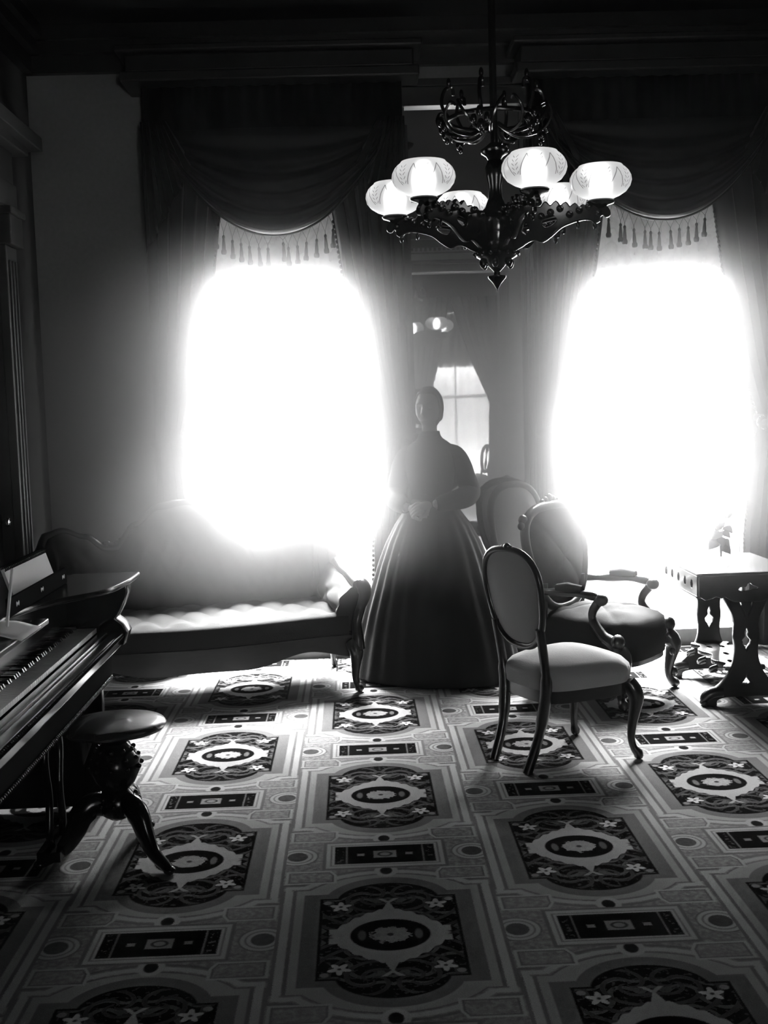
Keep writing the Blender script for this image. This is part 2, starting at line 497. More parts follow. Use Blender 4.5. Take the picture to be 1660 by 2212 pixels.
# ================================================================== SETTING
XL, XR, YB, YM, YR, ZC = -1.90, 3.36, 7.20, -1.0, -4.0, 3.85
st_ = lambda o: tag(o, kind='structure')
st_(MB().box(XL - .3, XR + .3, YR - .4, YB + .35, -.12, -.013).build('floor', M['floorwood'], smooth=False))
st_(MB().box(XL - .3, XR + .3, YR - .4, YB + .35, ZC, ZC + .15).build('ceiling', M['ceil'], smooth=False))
W1 = (-1.03, .17); W2 = (1.26, 2.46); WZ0, WZ1 = .10, 3.05
mb = MB()
for a, b_ in ((XL - .3, W1[0]), (W1[1], W2[0]), (W2[1], XR + .3)): mb.box(a, b_, YB, YB + .32, -.013, ZC)
for a, b_ in (W1, W2): mb.box(a, b_, YB, YB + .32, WZ1, ZC).box(a, b_, YB, YB + .32, -.013, WZ0)
st_(mb.build('wall_back', M['wall'], smooth=False))
DY0, DY1, DZ = 5.45, 6.40, 2.56
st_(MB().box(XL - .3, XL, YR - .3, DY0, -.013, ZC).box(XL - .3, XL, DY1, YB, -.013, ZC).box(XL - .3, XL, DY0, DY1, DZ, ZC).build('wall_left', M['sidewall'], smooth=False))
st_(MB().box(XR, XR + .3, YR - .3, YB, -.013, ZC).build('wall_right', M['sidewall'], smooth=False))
OX0, OX1, OZ = -.55, 1.95, 3.28
st_(MB().box(XL, OX0, YM - .2, YM, -.013, ZC).box(OX1, XR, YM - .2, YM, -.013, ZC).box(OX0, OX1, YM - .2, YM, OZ, ZC).build('wall_middle', M['wall'], smooth=False))
W3 = (.98, 2.28)
st_(MB().box(XL, W3[0], YR - .3, YR, -.013, ZC).box(W3[1], XR, YR - .3, YR, -.013, ZC).box(W3[0], W3[1], YR - .3, YR, 3.0, ZC).box(W3[0], W3[1], YR - .3, YR, -.013, .3).build('wall_rear', M['sidewall'], smooth=False))
# cornices and casings
mb = MB()
for k, (d, z0, z1) in enumerate(((.14, 3.77, 3.85), (.10, 3.70, 3.77), (.05, 3.60, 3.70), (.025, 3.52, 3.54))):
    mb.box(XL, XR, YM, YM + d, z0, z1)
for i in range(88): mb.box(XL + .06 * i, XL + .06 * i + .035, YM, YM + .05, 3.555, 3.595)
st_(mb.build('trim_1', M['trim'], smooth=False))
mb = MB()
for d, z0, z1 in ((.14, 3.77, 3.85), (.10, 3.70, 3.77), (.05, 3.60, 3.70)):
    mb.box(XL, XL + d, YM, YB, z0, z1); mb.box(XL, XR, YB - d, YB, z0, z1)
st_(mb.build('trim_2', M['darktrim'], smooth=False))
mb = MB()      # cased opening between the two parlours
for s, x in ((-1, OX0), (1, OX1)):
    for a, b_, d in ((0, .13, .03), (.02, .04, .045), (.09, .11, .045)):
        x0, x1 = sorted((x + s * a, x + s * b_)); mb.box(x0, x1, YM, YM + d, 0, OZ + .02)
mb.box(OX0 - .16, OX1 + .16, YM, YM + .05, OZ, OZ + .10).box(OX0 - .19, OX1 + .19, YM, YM + .09, OZ + .10, OZ + .15)
st_(mb.build('trim_3', M['darktrim'], smooth=False, bevel=.006))
mb = MB()
for a, b_ in ((XL, W1[0] - .02), (W1[1] + .02, W2[0] - .02), (W2[1] + .02, XR)): mb.box(a, b_, YB - .022, YB, 0, .22).box(a, b_, YB - .03, YB, .19, .215)
st_(mb.build('baseboard_back', M['trim'], smooth=False, bevel=.004))
st_(MB().box(XL, XL + .022, YM, DY0 - .2, 0, .22).box(XL, XL + .022, DY1 + .24, YB - .03, 0, .22).build('baseboard_left', M['trim'], smooth=False))
# door on the left wall with a pilaster casing and entablature
d1 = empty('door_1', (XL, 0, 0)); st_(d1)
mb = MB()
for y0 in (DY1, DY0 - .2):
    mb.box(0, .05, y0, y0 + .2, 0, 2.50)
    for k in range(3): mb.box(.05, .062, y0 + .03 + .055 * k, y0 + .055 + .055 * k, .25, 2.42)
    mb.box(0, .075, y0 - .015, y0 + .215, 0, .22)
    mb.box(0, .085, y0 - .015, y0 + .225, 2.50, 2.66)
    mb.box(0, .10, y0 - .03, y0 + .245, 2.66, 2.70)
mb.box(0, .07, DY0 - .2, DY1 + .2, 2.70, 2.84).box(0, .055, DY0 - .2, DY1 + .2, 2.84, 3.02)
mb.box(0, .12, DY0 - .25, DY1 + .30, 3.02, 3.07).box(0, .17, DY0 - .31, DY1 + .42, 3.07, 3.15)
mb.build('door_casing', M['trim'], d1, smooth=False, bevel=.006)
MB().box(-.10, -.06, DY0, DY1, 0, DZ).box(-.06, -.052, DY0 + .12, DY1 - .12, .25, 1.0).box(-.06, -.052, DY0 + .12, DY1 - .12, 1.2, 2.35).build('door_panel', M['darktrim'], d1, smooth=False, bevel=.004)
h = MB().rev([(.008, 0), (.008, .02), (.018, .028), (.027, .045), (.022, .06), (.005, .066)], n=16).build('door_handle', M['brass'], d1)
h.rotation_euler = (0, radians(90), 0); h.location = (-.052, DY1 - .09, 1.0)

def window(name, x0, x1, z0, z1, y, s):
    """s=+1: outdoors is towards +y"""
    wd = empty(name, ((x0 + x1) / 2, y, z0)); st_(wd)
    hw, hh = (x1 - x0) / 2, z1 - z0
    fy = sorted((s * .16, s * .26))
    mb = MB().box(-hw, -hw + .05, *fy, 0, hh).box(hw - .05, hw, *fy, 0, hh).box(-hw, hw, *fy, 0, .05).box(-hw, hw, *fy, hh - .05, hh)
    mb.build('window_frame', M['whitepaint'], wd, smooth=False, bevel=.004)
    for (za, zb, dy) in ((.05, hh * .52, .19), (hh * .50, hh - .05, .225)):
        q = sorted((s * dy, s * (dy + .03)))
        sash = MB().box(-hw + .05, -hw + .095, *q, za, zb).box(hw - .095, hw - .05, *q, za, zb).box(-hw + .05, hw - .05, *q, za, za + .05).box(-hw + .05, hw - .05, *q, zb - .05, zb).box(-.012, .012, *q, za + .05, zb - .05)
        so = sash.build('sash', M['whitepaint'], wd, smooth=False, bevel=.003)
        yy = s * (dy + .015)
        MB().add([(-hw + .09, yy, za + .045), (hw - .09, yy, za + .045), (hw - .09, yy, zb - .045), (-hw + .09, yy, zb - .045)], [(0, 1, 2, 3)]).build('pane', M['glass'], so, smooth=False)
    # casing on the room face
    q = sorted((-s * .03, 0))
    MB().box(-hw - .13, -hw, *q, -z0, hh + .02).box(hw, hw + .13, *q, -z0, hh + .02).box(-hw - .15, hw + .15, *sorted((-s * .04, 0)), hh, hh + .14).build('window_casing', M['trim'], wd, smooth=False, bevel=.006)
    return wd
window('window_1', W1[0], W1[1], WZ0, WZ1, YB, 1)
window('window_2', W2[0], W2[1], WZ0, WZ1, YB, 1)
window('window_3', W3[0], W3[1], .3, 3.0, YR, -1)
# outdoors: a terrace with a low parapet
st_(MB().box(-3, 5, YB + .35, 8.6, -.2, -.08).box(-3, 5, 8.5, 8.8, -.2, .66).build('terrace', M['terrace'], smooth=False))

# carpet
carpet = MB().box(XL + .005, XR - .005, YM + .01, YB - .035, -.013, 0).build('carpet', carpet_mat(), smooth=False)
tag(carpet, 'fitted wool carpet with dark medallions and pale strapwork covering the parlour floor', 'carpet')

# ================================================================== CURTAINS
def drape(name, label, zs, xin, xout, y0, nf, mat, ztie=None, amp=.035, group=None, trim=True, sgn=1):
    """hanging panel: xin/xout tables over z; folds are pinched at the tie"""
    root = empty(name, (xout(zs[0]), y0, 0), 0, label, 'curtain', group)
    ox = xout(zs[0])
    rows = []; nu = nf * 8 + 1; nz = 56
    for i in range(nz):
        z = lerp(zs[0], zs[1], i / (nz - 1))
        a, b_ = xout(z), xin(z)
        wd = abs(b_ - a); k = amp * (.35 + .65 * min(1, .45 / max(wd, .08)))
        if ztie is not None: k *= 1 - .55 * exp(-((z - ztie) / .08) ** 2)
        row = []
        for j in range(nu):
            t = j / (nu - 1)
            ph = 2 * pi * nf * t + .6 * sin(3 * t * pi + 1.3 * sgn) + .25 * sin(z * 2.0 + t * 5)
            yy = -k * (sin(ph) + .35 * sin(2 * ph + 1.1 + sgn))
            row.append((a + (b_ - a) * t - ox + .008 * cos(ph), yy, z))
        rows.append(row)
    MB().grid(rows).build('drapery', mat, root, solid=.006, fix=False)
    if trim:
        mb = MB()
        for i in range(90):
            z = lerp(zs[0] - .55, zs[1] + .02, i / 89)
            x = xin(z) - ox
            mb.ball((x, -.012, z), (.009, .009, .011), 6, 4)
        mb.build('bead_trim', M['tassel'], root)
    return root

def tie(root, x, z, y, wdt, sgn):
    """tie band and holdback rosette"""
    lx, ly = x - root.location.x, y - root.location.y
    band = []
    n = 20
    for i in range(n + 1):
        a = pi * i / n
        band.append((lx - sgn * wdt * .5 + sgn * (wdt * .5 + .02) * cos(a) , -.075 * sin(a) - .005, z - .035 * (1 - cos(a)) * .8 + .03))
    MB().tube(band, .022, 8, flat=.35).build('tie_band', M['swag'], root)
    r = MB().rev([(.002, .024), (.020, .030), (.026, .022), (.034, .018), (.042, .010), (.042, 0)], n=24)
    for k in range(16): r.ball((.040 * cos(2 * pi * k / 16), .040 * sin(2 * pi * k / 16), .014), .0065, 6, 4)
    o = r.build('rosette', M['gilt'], root)
    o.location = (lx - sgn * .01, -.075, z); o.rotation_euler = (radians(90), 0, 0)

TOPZ = 3.22
def tabf(tab):
    tab = sorted(tab)
    def f(z):
        if z <= tab[0][0]: return tab[0][1]
        for i in range(len(tab) - 1):
            if z <= tab[i + 1][0]:
                t = (z - tab[i][0]) / (tab[i + 1][0] - tab[i][0]); return lerp(tab[i][1], tab[i + 1][1], t)
        return tab[-1][1]
    return f
# half-width profile of the opening between a pair: z -> distance from the window's centre
prof = [(3.22, .20), (2.95, .30), (2.66, .343), (2.335, .388), (2.22, .415), (1.9, .475), (1.84, .485), (1.60, .548), (1.504, .580), (1.42, .605), (1.30, .585), (1.085, .555), (.72, .52), (.03, .50)]
CW1, CW2 = -.43, 1.862
PY = 7.05
for cx, nm in ((CW1, 'left'), (CW2, 'right')):
    for s in (-1, 1):
        xin = tabf([(z, cx + s * d) for z, d in prof])
        if nm == 'left': xo = -1.215 if s < 0 else .363
        else: xo = 1.13 if s < 0 else 2.98
        xout = (lambda v: (lambda z: v))(xo)
        place = {('left', -1): 'dark velvet curtain at the far left beside the bare grey wall, falling behind the sofa',
                 ('left', 1): 'dark velvet curtain between the sofa window and the tall mirror, behind the person',
                 ('right', -1): 'dark velvet curtain just right of the tall mirror, behind the tufted armchair',
                 ('right', 1): 'dark velvet curtain at the right edge of the picture with a round beaded tieback showing'}[(nm, s)]
        c = drape('velvet_curtain', place, (TOPZ, .015), xin, xout, PY, 6 if nm == 'left' and s < 0 else 7, M['velvet'], 1.42, .035, 'velvet curtains at the two front windows', True, s)
        tie(c, xin(1.42), 1.40, PY, min(.28, abs(xin(1.42) - xo) * .95), -s)

def lace(name, label, x0, x1, z0, z1, y, mat, group, nf=9):
    rows = []
    nu = nf * 6 + 1
    for i in range(14):
        z = lerp(z1, z0, i / 13); row = []
        for j in range(nu):
            t = j / (nu - 1); ph = 2 * pi * nf * t + .9 * sin(t * 11) + .3 * sin(z * 2 + t * 7)
            row.append((lerp(x0, x1, t) - (x0 + x1) / 2, .022 * sin(ph), z))
        rows.append(row)
    o = MB().grid(rows).build(name, mat, None, fix=False)
    o.location = ((x0 + x1) / 2, y, 0)
    return tag(o, label, 'lace curtain', group)
LG = 'lace curtains at the front windows'
lace('lace_curtain', 'white lace sheer hanging in the left window behind the sofa', W1[0] + .005, W1[1] - .005, .03, 3.02, YB + .06, M['lace'], LG)
lace('lace_curtain', 'white lace sheer hanging in the right window behind the table', W2[0] + .005, W2[1] - .005, .03, 3.02, YB + .06, M['lace'], LG)

def shade(label, x0, x1, zb, zt, y, mat, group):
    root = empty('window_shade', ((x0 + x1) / 2, y, zb), 0, label, 'shade', group)
    hw = (x1 - x0) / 2
    MB().box(-hw, hw, -.0015, .0015, 0, zt - zb).build('shade_cloth', mat, root, smooth=False)
    n = 120; up = []; lo = []
    for i in range(n + 1):
        x = lerp(-hw, hw, i / n)
        up.append((x, 0, 0)); lo.append((x, 0, -.035 - .03 * abs(sin(i * pi / 8)) - .012 * (i % 2)))
    MB().grid([up, lo]).build('fringe', mat, root, solid=.002)
    MB().tube([(-hw, .01, zt - zb + .02), (hw, .01, zt - zb + .02)], .022, 12).build('roller', M['whitepaint'], root)
SG = 'pulled-down window shades'
shade('fringed linen shade drawn partway down in the left front window', W1[0] + .06, W1[1] - .06, 2.40, 2.95, YB + .13, M['shade'], SG)
shade('fringed linen shade drawn partway down in the right front window', W2[0] + .06, W2[1] - .06, 2.36, 2.95, YB + .13, M['shade'], SG)

# swags
tass = MB()
tass.tube([(0, 0, 0), (0, 0, -.020)], .002, 6)
tass.rev([(.003, -.018), (.007, -.022), (.009, -.030), (.006, -.038), (.007, -.045), (.0105, -.075), (.011, -.100), (.0155, -.105), (.0165, -.118), (.013, -.128), (.004, -.130)], n=9)
tass_me = None
def swag(label, cx, zl, hw, zanch, y, pts):
    global tass_me
    root = empty('swag_valance', (cx, y, zl), 0, label, 'valance', 'swag valances over the front windows')
    drop = zanch - zl
    def edge(x): return -0 + drop * min(1, abs(x) / hw) ** 2.05
    rows = []; nu, nv = 61, 60
    for i in range(nv):
        v = i / (nv - 1); row = []
        for j in range(nu):
            t = 2 * j / (nu - 1) - 1; x = t * hw
            z = zanch - v * (zanch - zl) * (1 - abs(t) ** 2.05) - zl + .0
            env = (1 - abs(t) ** 2.5)
            fold = .5 + .5 * sin(2 * pi * 5.2 * (v ** 1.35) + 1.0)
            yy = -.03 - env * (.035 + .075 * v ** 1.3) - env * .045 * fold * (.4 + .6 * v)
            if v > .96: yy += env * .09 * ((v - .96) / .04) ** 2
            row.append((x, yy, z))
        rows.append(row)
    MB().grid(rows).build('swag', M['swag'], root, solid=.004, fix=False)
    # pleated flat field behind, up to the cornice
    rows = []
    for z in (3.50 - zl, zanch - zl - .06, zanch - zl - .30):
        rows.append([(lerp(-hw - .06, hw + .06, j / 80) * (1 if z > zanch - zl - .1 else 1), -.012 * sin(j * 1.2), z if z > zanch - zl - .1 else (zanch - zl) - .32 + .24 * min(1, abs(2 * j / 80 - 1)) ** 2) for j in range(81)])
    MB().grid(rows).build('heading', M['swag'], root, solid=.004, fix=False)
    # cascades at both ends: zigzag pleats with a stepped hem
    for s in (-1, 1):
        rows = []
        for i in range(12):
            v = i / 11; row = []
            for j in range(33):
                t = j / 32
                zb = zanch - zl - (.70 - .50 * t)
                z = lerp(zanch - zl + .05, zb + .02 * sin(t * 25), v)
                x = s * (hw + .07 - (.30 * t) * (.5 + .5 * v))
                row.append((x, -.075 - .022 * (1 if (j // 4) % 2 else -1) * (.3 + .7 * v), z))
            rows.append(row)
        MB().grid(rows).build('cascade', M['swag'], root, solid=.004, fix=False)
    cord = [(hw * t, -.10 - .06 * (1 - abs(t)), edge(hw * t) - .004) for t in [k / 40 - 1 for k in range(81)]]
    MB().tube(cord, .006, 6).build('cord', M['tassel'], root)
    if tass_me is None:
        o = tass.build('tassel', M['tassel'], root); tass_me = o.data
        first = o
    else: first = None
    net = MB()
    for k, (x, zb) in enumerate(pts):
        lx = x - cx
        if k == 0 and first is not None: o = first
        else:
            o = bpy.data.objects.new('tassel', tass_me); COL.objects.link(o); o.parent = root
        zt = zb + .130 - zl
        o.location = (lx, -.125, zt); o.rotation_euler = (0, radians(random.uniform(-4, 4)), random.uniform(0, 3))
        net = MB()
        for dx in (-.025, .025):
            net.tube([(lx, -.125, zt - .004), (lx + dx, -.118, edge(lx + dx) - .003)], .0011, 5)
        net.build('tassel_cord', M['tassel'], root)
    return root
TL = [(-0.772, 2.505), (-0.726, 2.473), (-0.676, 2.446), (-0.627, 2.427), (-0.579, 2.41), (-0.525, 2.398), (-0.471, 2.396), (-0.382, 2.423), (-0.353, 2.396), (-0.299, 2.405), (-0.244, 2.424), (-0.185, 2.439), (-0.135, 2.463), (-0.088, 2.493)]
TR = [(1.529, 2.51), (1.598, 2.48), (1.623, 2.467), (1.676, 2.449), (1.742, 2.436), (1.776, 2.43), (1.826, 2.425), (1.893, 2.432), (1.946, 2.443), (1.997, 2.452), (2.048, 2.471), (2.098, 2.498)]
swag('dark satin swag valance with hanging tassels over the left window', -.42, 2.575, .70, 3.20, 7.0, TL)
swag('dark satin swag valance with hanging tassels over the right window', 1.86, 2.605, .70, 3.20, 7.0, TR)
for cx, nm in ((-.42, 'left'), (1.86, 'right')):
    o = MB().box(-.86, .86, -.16, .19, 0, .06).box(-.83, .83, -.13, .19, .06, .16).box(-.88, .88, -.19, .19, .16, .20).build('curtain_cornice', M['darktrim'], None, smooth=False, bevel=.01)
    o.location = (cx, YB - .19, 3.46)
    tag(o, 'dark moulded cornice board above the %s window swag' % nm, 'cornice', 'curtain cornice boards')

# rear parlour window dressing (seen in the mirror)
for s in (-1, 1):
    cx = 1.53
    pr = [(3.22, .0), (3.1, .02), (2.6, .10), (1.9, .27), (1.55, .36), (1.42, .35), (.9, .33), (.03, .32)] if s < 0 else [(3.22, .0), (2.95, .08), (2.6, .19), (2.1, .37), (1.7, .54), (1.55, .60), (1.42, .585), (.9, .57), (.03, .56)]
    xin = tabf([(z, cx + s * d) for z, d in pr]); xo = cx + (-.66 if s < 0 else .80)
    c = drape('velvet_curtain', 'dark velvet curtain on the %s side of the rear window reflected in the mirror' % ('left' if s < 0 else 'right'), (3.22, .015), xin, (lambda v: (lambda z: v))(xo), YR + .12, 6, M['velvet'], 1.55, .03, 'velvet curtains at the rear window', False, s)
lace('lace_curtain', 'lace sheer in the rear window seen through the mirror', W3[0] + .005, W3[1] - .005, .05, 2.98, YR - .06, M['rearlace'], 'lace curtain at the rear window')
shade('linen shade in the rear window seen through the mirror', W3[0] + .06, W3[1] - .06, 2.20, 2.92, YR - .10, M['rearshade'], 'rear window shade')

# ================================================================== PIER MIRROR
mr = empty('pier_mirror', (.704, YB, .30), 0, 'tall narrow framed pier mirror on the wall between the two windows', 'mirror')
mb = MB().box(-.345, .345, -.035, -.02, .0, 3.05); mb.build('mirror_glass', M['mirror'], mr, smooth=False)
mb = MB()
for s in (-1, 1):
    for a, b_, d in ((.345, .362, .055), (.362, .376, .04), (.376, .392, .07), (.392, .400, .045), (.400, .414, .06)):
        x0, x1 = sorted((s * a, s * b_)); mb.box(x0, x1, -d, 0, 0, 3.05)
mb.build('mirror_frame', M['gilt'], mr, smooth=False, bevel=.003)
MB().box(-.42, .42, -.09, 0, 3.05, 3.16).box(-.44, .44, -.12, 0, 3.16, 3.20).build('mirror_crest', M['darktrim'], mr, smooth=False, bevel=.003)  # crest darker than the gilt sides, shade put into its colour
MB().box(-.42, .42, -.10, 0, -.06, 0).box(-.40, .40, -.08, 0, -.295, -.06).build('mirror_base', M['gilt'], mr, smooth=False, bevel=.003)

# ================================================================== CHANDELIER
CH = (.492, 3.91, 2.282)
ch = empty('gas_chandelier', CH, 0, 'dark bronze six-arm chandelier with lit etched glass globes hanging from the ceiling', 'chandelier')
zt = ZC - CH[2]
MB().rev([(.012, .12), (.012, zt - .10), (.03, zt - .09), (.055, zt - .05), (.10, zt - .02), (.11, zt)], n=20).build('stem', M['bronze'], ch)
MB().rev([(.0, -.345), (.004, -.335), (.014, -.318), (.030, -.300), (.030, -.294), (.011, -.290), (.010, -.280), (.018, -.272), (.026, -.264), (.030, -.258), (.046, -.250), (.052, -.240), (.066, -.232), (.071, -.222), (.066, -.212), (.058, -.204), (.052, -.18), (.060, -.15), (.066, -.12), (.058, -.09), (.036, -.07), (.024, -.04), (.022, .0), (.028, .03), (.032, .06), (.022, .085), (.028, .095), (.044, .105), (.046, .118), (.030, .128), (.016, .14)], n=28).build('body', M['bronze'], ch)
mb = MB()
for k in range(16):
    a = 2 * pi * k / 16; mb.ball((.072 * cos(a), .072 * sin(a), -.222), .008, 8, 5)
for k in range(6):
    a = 2 * pi * k / 6 + .3; mb.ball((.050 * cos(a), .050 * sin(a), -.252), (.012, .012, .018), 8, 5)
mb.build('bead_ring', M['bronze'], ch)
# crown of scrolled leaves on the stem
mb = MB()
mb.tube([(.15 * cos(2 * pi * k / 40), .15 * sin(2 * pi * k / 40), .215) for k in range(41)], .008, 8)
mb.build('crown_ring', M['bronze'], ch)
def scroll(c0, n, turns, r0):
    return [(c0[0] + (r0 * (1 - i / n * .8)) * cos(2 * pi * turns * i / n + pi), c0[1] + (r0 * (1 - i / n * .8)) * sin(2 * pi * turns * i / n + pi)) for i in range(n + 1)]
for k in range(6):
    a = 2 * pi * k / 6 + .15
    mb = MB()
    def P3(r, t, z): return (r * cos(a) - t * sin(a), r * sin(a) + t * cos(a), z)
    for sgn in (-1, 1):
        pth = catmull([(.02, 0, .20), (.08, sgn * .01, .165), (.15, sgn * .03, .175), (.178, sgn * .055, .215), (.165, sgn * .075, .25), (.145, sgn * .065, .245)], 5)
        mb.tube([P3(p.x, p.y, p.z) for p in pth], [.007 - .003 * i / len(pth) for i in range(len(pth))], 7)
    for (r, t, z, q) in ((.165, 0, .165, .014), (.172, .022, .185, .011), (.172, -.022, .185, .011), (.16, 0, .145, .008), (.18, 0, .205, .012)):
        mb.ball(P3(r, t, z), (q, q, q * 1.5), 7, 5)
    pth = catmull([(.15, 0, .215), (.175, 0, .26), (.165, 0, .305), (.14, 0, .315), (.135, 0, .29)], 5)
    mb.tube([P3(p.x, p.y, p.z) for p in pth], .006, 7); mb.ball(P3(.150, 0, .33), (.008, .008, .016), 7, 5)
    mb.build('crown_leaf', M['bronze'], ch)
RG = .345
outline = [(.040, -.205), (.075, -.205), (.105, -.188), (.130, -.182), (.155, -.190), (.185, -.172), (.215, -.148), (.250, -.135), (.285, -.128), (.312, -.130), (.325, -.140), (.338, -.136), (.340, -.122), (.352, -.116), (.362, -.124), (.372, -.118), (.368, -.102), (.352, -.088),
           (.335, -.092), (.318, -.085), (.305, -.094), (.288, -.084), (.275, -.092), (.262, -.078), (.245, -.088), (.232, -.072), (.214, -.082), (.200, -.066), (.182, -.080), (.165, -.066), (.150, -.082), (.130, -.078), (.115, -.092), (.095, -.088), (.070, -.105), (.040, -.10)]
hole = [(.150, -.135), (.165, -.150), (.190, -.142), (.205, -.125), (.190, -.108), (.165, -.110)]
hole2 = [(.085, -.155), (.100, -.170), (.115, -.155), (.110, -.130), (.095, -.125)]
for k in range(6):
    a = radians(-17) + 2 * pi * k / 6
    gx, gy = RG * cos(a), RG * sin(a)
    mt = Matrix.Rotation(a, 4, 'Z') @ Matrix.Rotation(radians(90), 4, 'X')
    arm = plate('arm', [[(p.x, p.y) for p in catmull([(x, z, 0) for x, z in outline], 3, True)], [(p.x, p.y) for p in catmull([(x, z, 0) for x, z in hole], 3, True)], hole2], .018, M['bronze'], ch, mt, bevel=.004)
    mb = MB()     # gas tube and the leaves in relief
    def Q(r, t, z): return (r * cos(a) - t * sin(a), r * sin(a) + t * cos(a), z)
    mb.tube([Q(*p) for p in catmull([(.05, 0, -.14), (.12, 0, -.13), (.2, 0, -.115), (.28, 0, -.105), (.335, 0, -.105), (RG, 0, -.092), (RG, 0, -.075)], 5)], .009, 8)
    for i in range(9):
        r = .09 + .031 * i; z = -.10 + .012 * sin(i * 2.1)
        for sgn in (-1, 1): mb.ball(Q(r, sgn * .013, z), (.013, .010, .012), 7, 5)
    mb.ball(Q(.325, 0, -.150), (.007, .007, .014), 7, 5)
    mb.ball(Q(.27, 0, -.145), (.006, .006, .013), 7, 5)
    mb.build('arm_ornament', M['bronze'], arm)
    MB().rev([(.012, -.098), (.022, -.088), (.042, -.082), (.046, -.076), (.044, -.072), (.030, -.070), (.012, -.076)], (gx, gy, 0), n=18).build('globe_gallery', M['bronze'], ch)
    gl = MB().rev([(.036, -.074), (.040, -.068), (.060, -.058), (.080, -.042), (.092, -.022), (.097, 0), (.095, .018), (.088, .036), (.079, .048), (.071, .056), (.068, .062)], n=40, caps=False).build('globe', M['globe'], ch)
    gl.location = (gx, gy, -.012); gl.scale = (1.03, 1.03, .80)
    b_ = MB().rev([(.004, -.055), (.014, -.045), (.024, -.024), (.028, .0), (.024, .02), (.012, .034), (.002, .040)], n=14).build('flame', M['flame'], gl)
    MB().rev([(.006, -.078), (.006, -.055)], n=8).build('burner', M['bronze'], gl)

# ================================================================== FURNITURE HELPERS
def cabriole(mb, top, foot, z0, out=(0, -1), r=.030, knee=.02, n=10, pad=True):
    """leg with a knee at the top, a thin ankle and a small foot; out: direction of the knee bulge"""
    ox, oy = out; tx, ty = top; fx, fy = foot
    prof_ = [(1.0, .0, 1.00), (.90, .35, 1.15), (.78, .55, 1.05), (.60, .30, .80), (.42, .0, .62), (.25, -.18, .50), (.12, -.05, .50), (.05, .25, .68), (.0, .30, .62)]
    pts = []; rad = []
    for s, o, q in prof_:
        pts.append((lerp(fx, tx, s) + ox * o * knee * 2, lerp(fy, ty, s) + oy * o * knee * 2, z0 * s + .012 * (1 - s))); rad.append(r * q)
    p2 = catmull(pts, 4); r2 = [interp(list(zip([i * 4 for i in range(len(rad))], rad)), i) for i in range(len(p2))]
    mb.tube(p2, r2, n)
    if pad: mb.ball((fx + ox * .3 * knee * 2, fy + oy * .3 * knee * 2, .012), (.018, .018, .012), 10, 5)
    return mb

def tuft(a, b_, na, nb):
    """quilted diamond relief 0..1, deep at the buttons"""
    p, q = a * na, b_ * nb
    d = abs(sin(pi * (p + q))) * abs(sin(pi * (p - q)))
    return d ** .45

# ================================================================== SOFA
sofa = empty('sofa', (-1.005, 6.74, 0), radians(12.5), 'long dark tufted sofa with three-humped carved back under the left window', 'sofa')
HL = .875
def sofa_path(t):
    """t -1..1 along the back line including the arms: (x, y, outward normal)"""
    s = abs(t); sg = 1 if t >= 0 else -1
    if s < .62:
        x = s / .62 * (HL - .16); return sg * x, .0, (0, 1)
    if s < .80:
        a = (s - .62) / .18 * pi / 2; return sg * (HL - .16 + .16 * sin(a)), -.16 + .16 * cos(a), (sg * sin(a), cos(a))
    u = (s - .80) / .20; return sg * (HL + .02 * u), -.16 - .44 * u, (sg, 0)
htab = [(0, 1.04, 1), (.13, 1.02, 1), (.25, .93, 1), (.345, .80, 1), (.40, .80, 1), (.50, .875, 1), (.60, .915, 1), (.67, .89, 1), (.715, .80, 1), (.755, .66, 1), (.86, .62, 1), (1.0, .585, 1)]
def sofa_h(t): return interp(htab, abs(t))
outer = []; NT = 161
rings = []
for i in range(NT):
    t = 2 * i / (NT - 1) - 1
    x, y, (nx, ny) = sofa_path(t); hh = sofa_h(t)
    ring = []
    nin = 26
    ring.append((x + nx * .0, y + ny * .0, .27)); ring.append((x, y, hh * .6)); ring.append((x, y, hh - .03)); ring.append((x - nx * .02, y - ny * .02, hh - .008)); ring.append((x - nx * .05, y - ny * .05, hh - .012))
    for k in range(nin):
        v = k / (nin - 1); z = lerp(hh - .035, .34, v)
        bul = .075 + .045 * sin(pi * min(1, v * 1.15)) + .022 * tuft(t * 1.0, v * hh, 7.5, 2.6) * min(1, 6 * v) * (1 if v < .85 else .4)
        ring.append((x - nx * bul, y - ny * bul, z))
    rings.append(ring)
MB().loft(rings).build('back_upholstery', M['sofa'], sofa)
top = []
for i in range(NT):
    t = 2 * i / (NT - 1) - 1; x, y, n_ = sofa_path(t); top.append((x + n_[0] * .005 - n_[0] * .015, y - n_[1] * .01, sofa_h(t)))
rail = MB().tube(top, [.024 + .006 * sin(abs(2 * i / (NT - 1) - 1) * 20) for i in range(NT)], 10)
rail.build('carved_rail', M['wood'], sofa)
for s in (-1, 1):
    mb = MB()
    for (tt, dz, q) in ((.37, .012, .034), (.395, .03, .026), (.345, .026, .024), (.42, .010, .024), (.325, .03, .018)):
        x, y, n_ = sofa_path(s * tt); mb.ball((x, y - .012, sofa_h(tt) + dz), (q, q * .7, q * .8), 10, 6)
    mb.build('carved_knot', M['wood'], sofa)
    x, y, n_ = sofa_path(s * 1.0)
    mb = MB()
    pth = catmull([(x, y - .03, .60), (x + s * .012, y - .055, .575), (x + s * .012, y - .06, .53), (x - s * .005, y - .03, .46), (x - s * .03, y - .03, .38), (x - s * .03, y - .05, .30), (x - s * .03, y - .05, .24)], 5)
    mb.tube(pth, [interp([(0, .034), (6, .040), (14, .026), (22, .030), (30, .038)], i) for i in range(len(pth))], 10)
    mb.ball((x + s * .012, y - .05, .57), (.04, .036, .042), 12, 8)
    mb.build('arm_post', M['wood'], sofa)
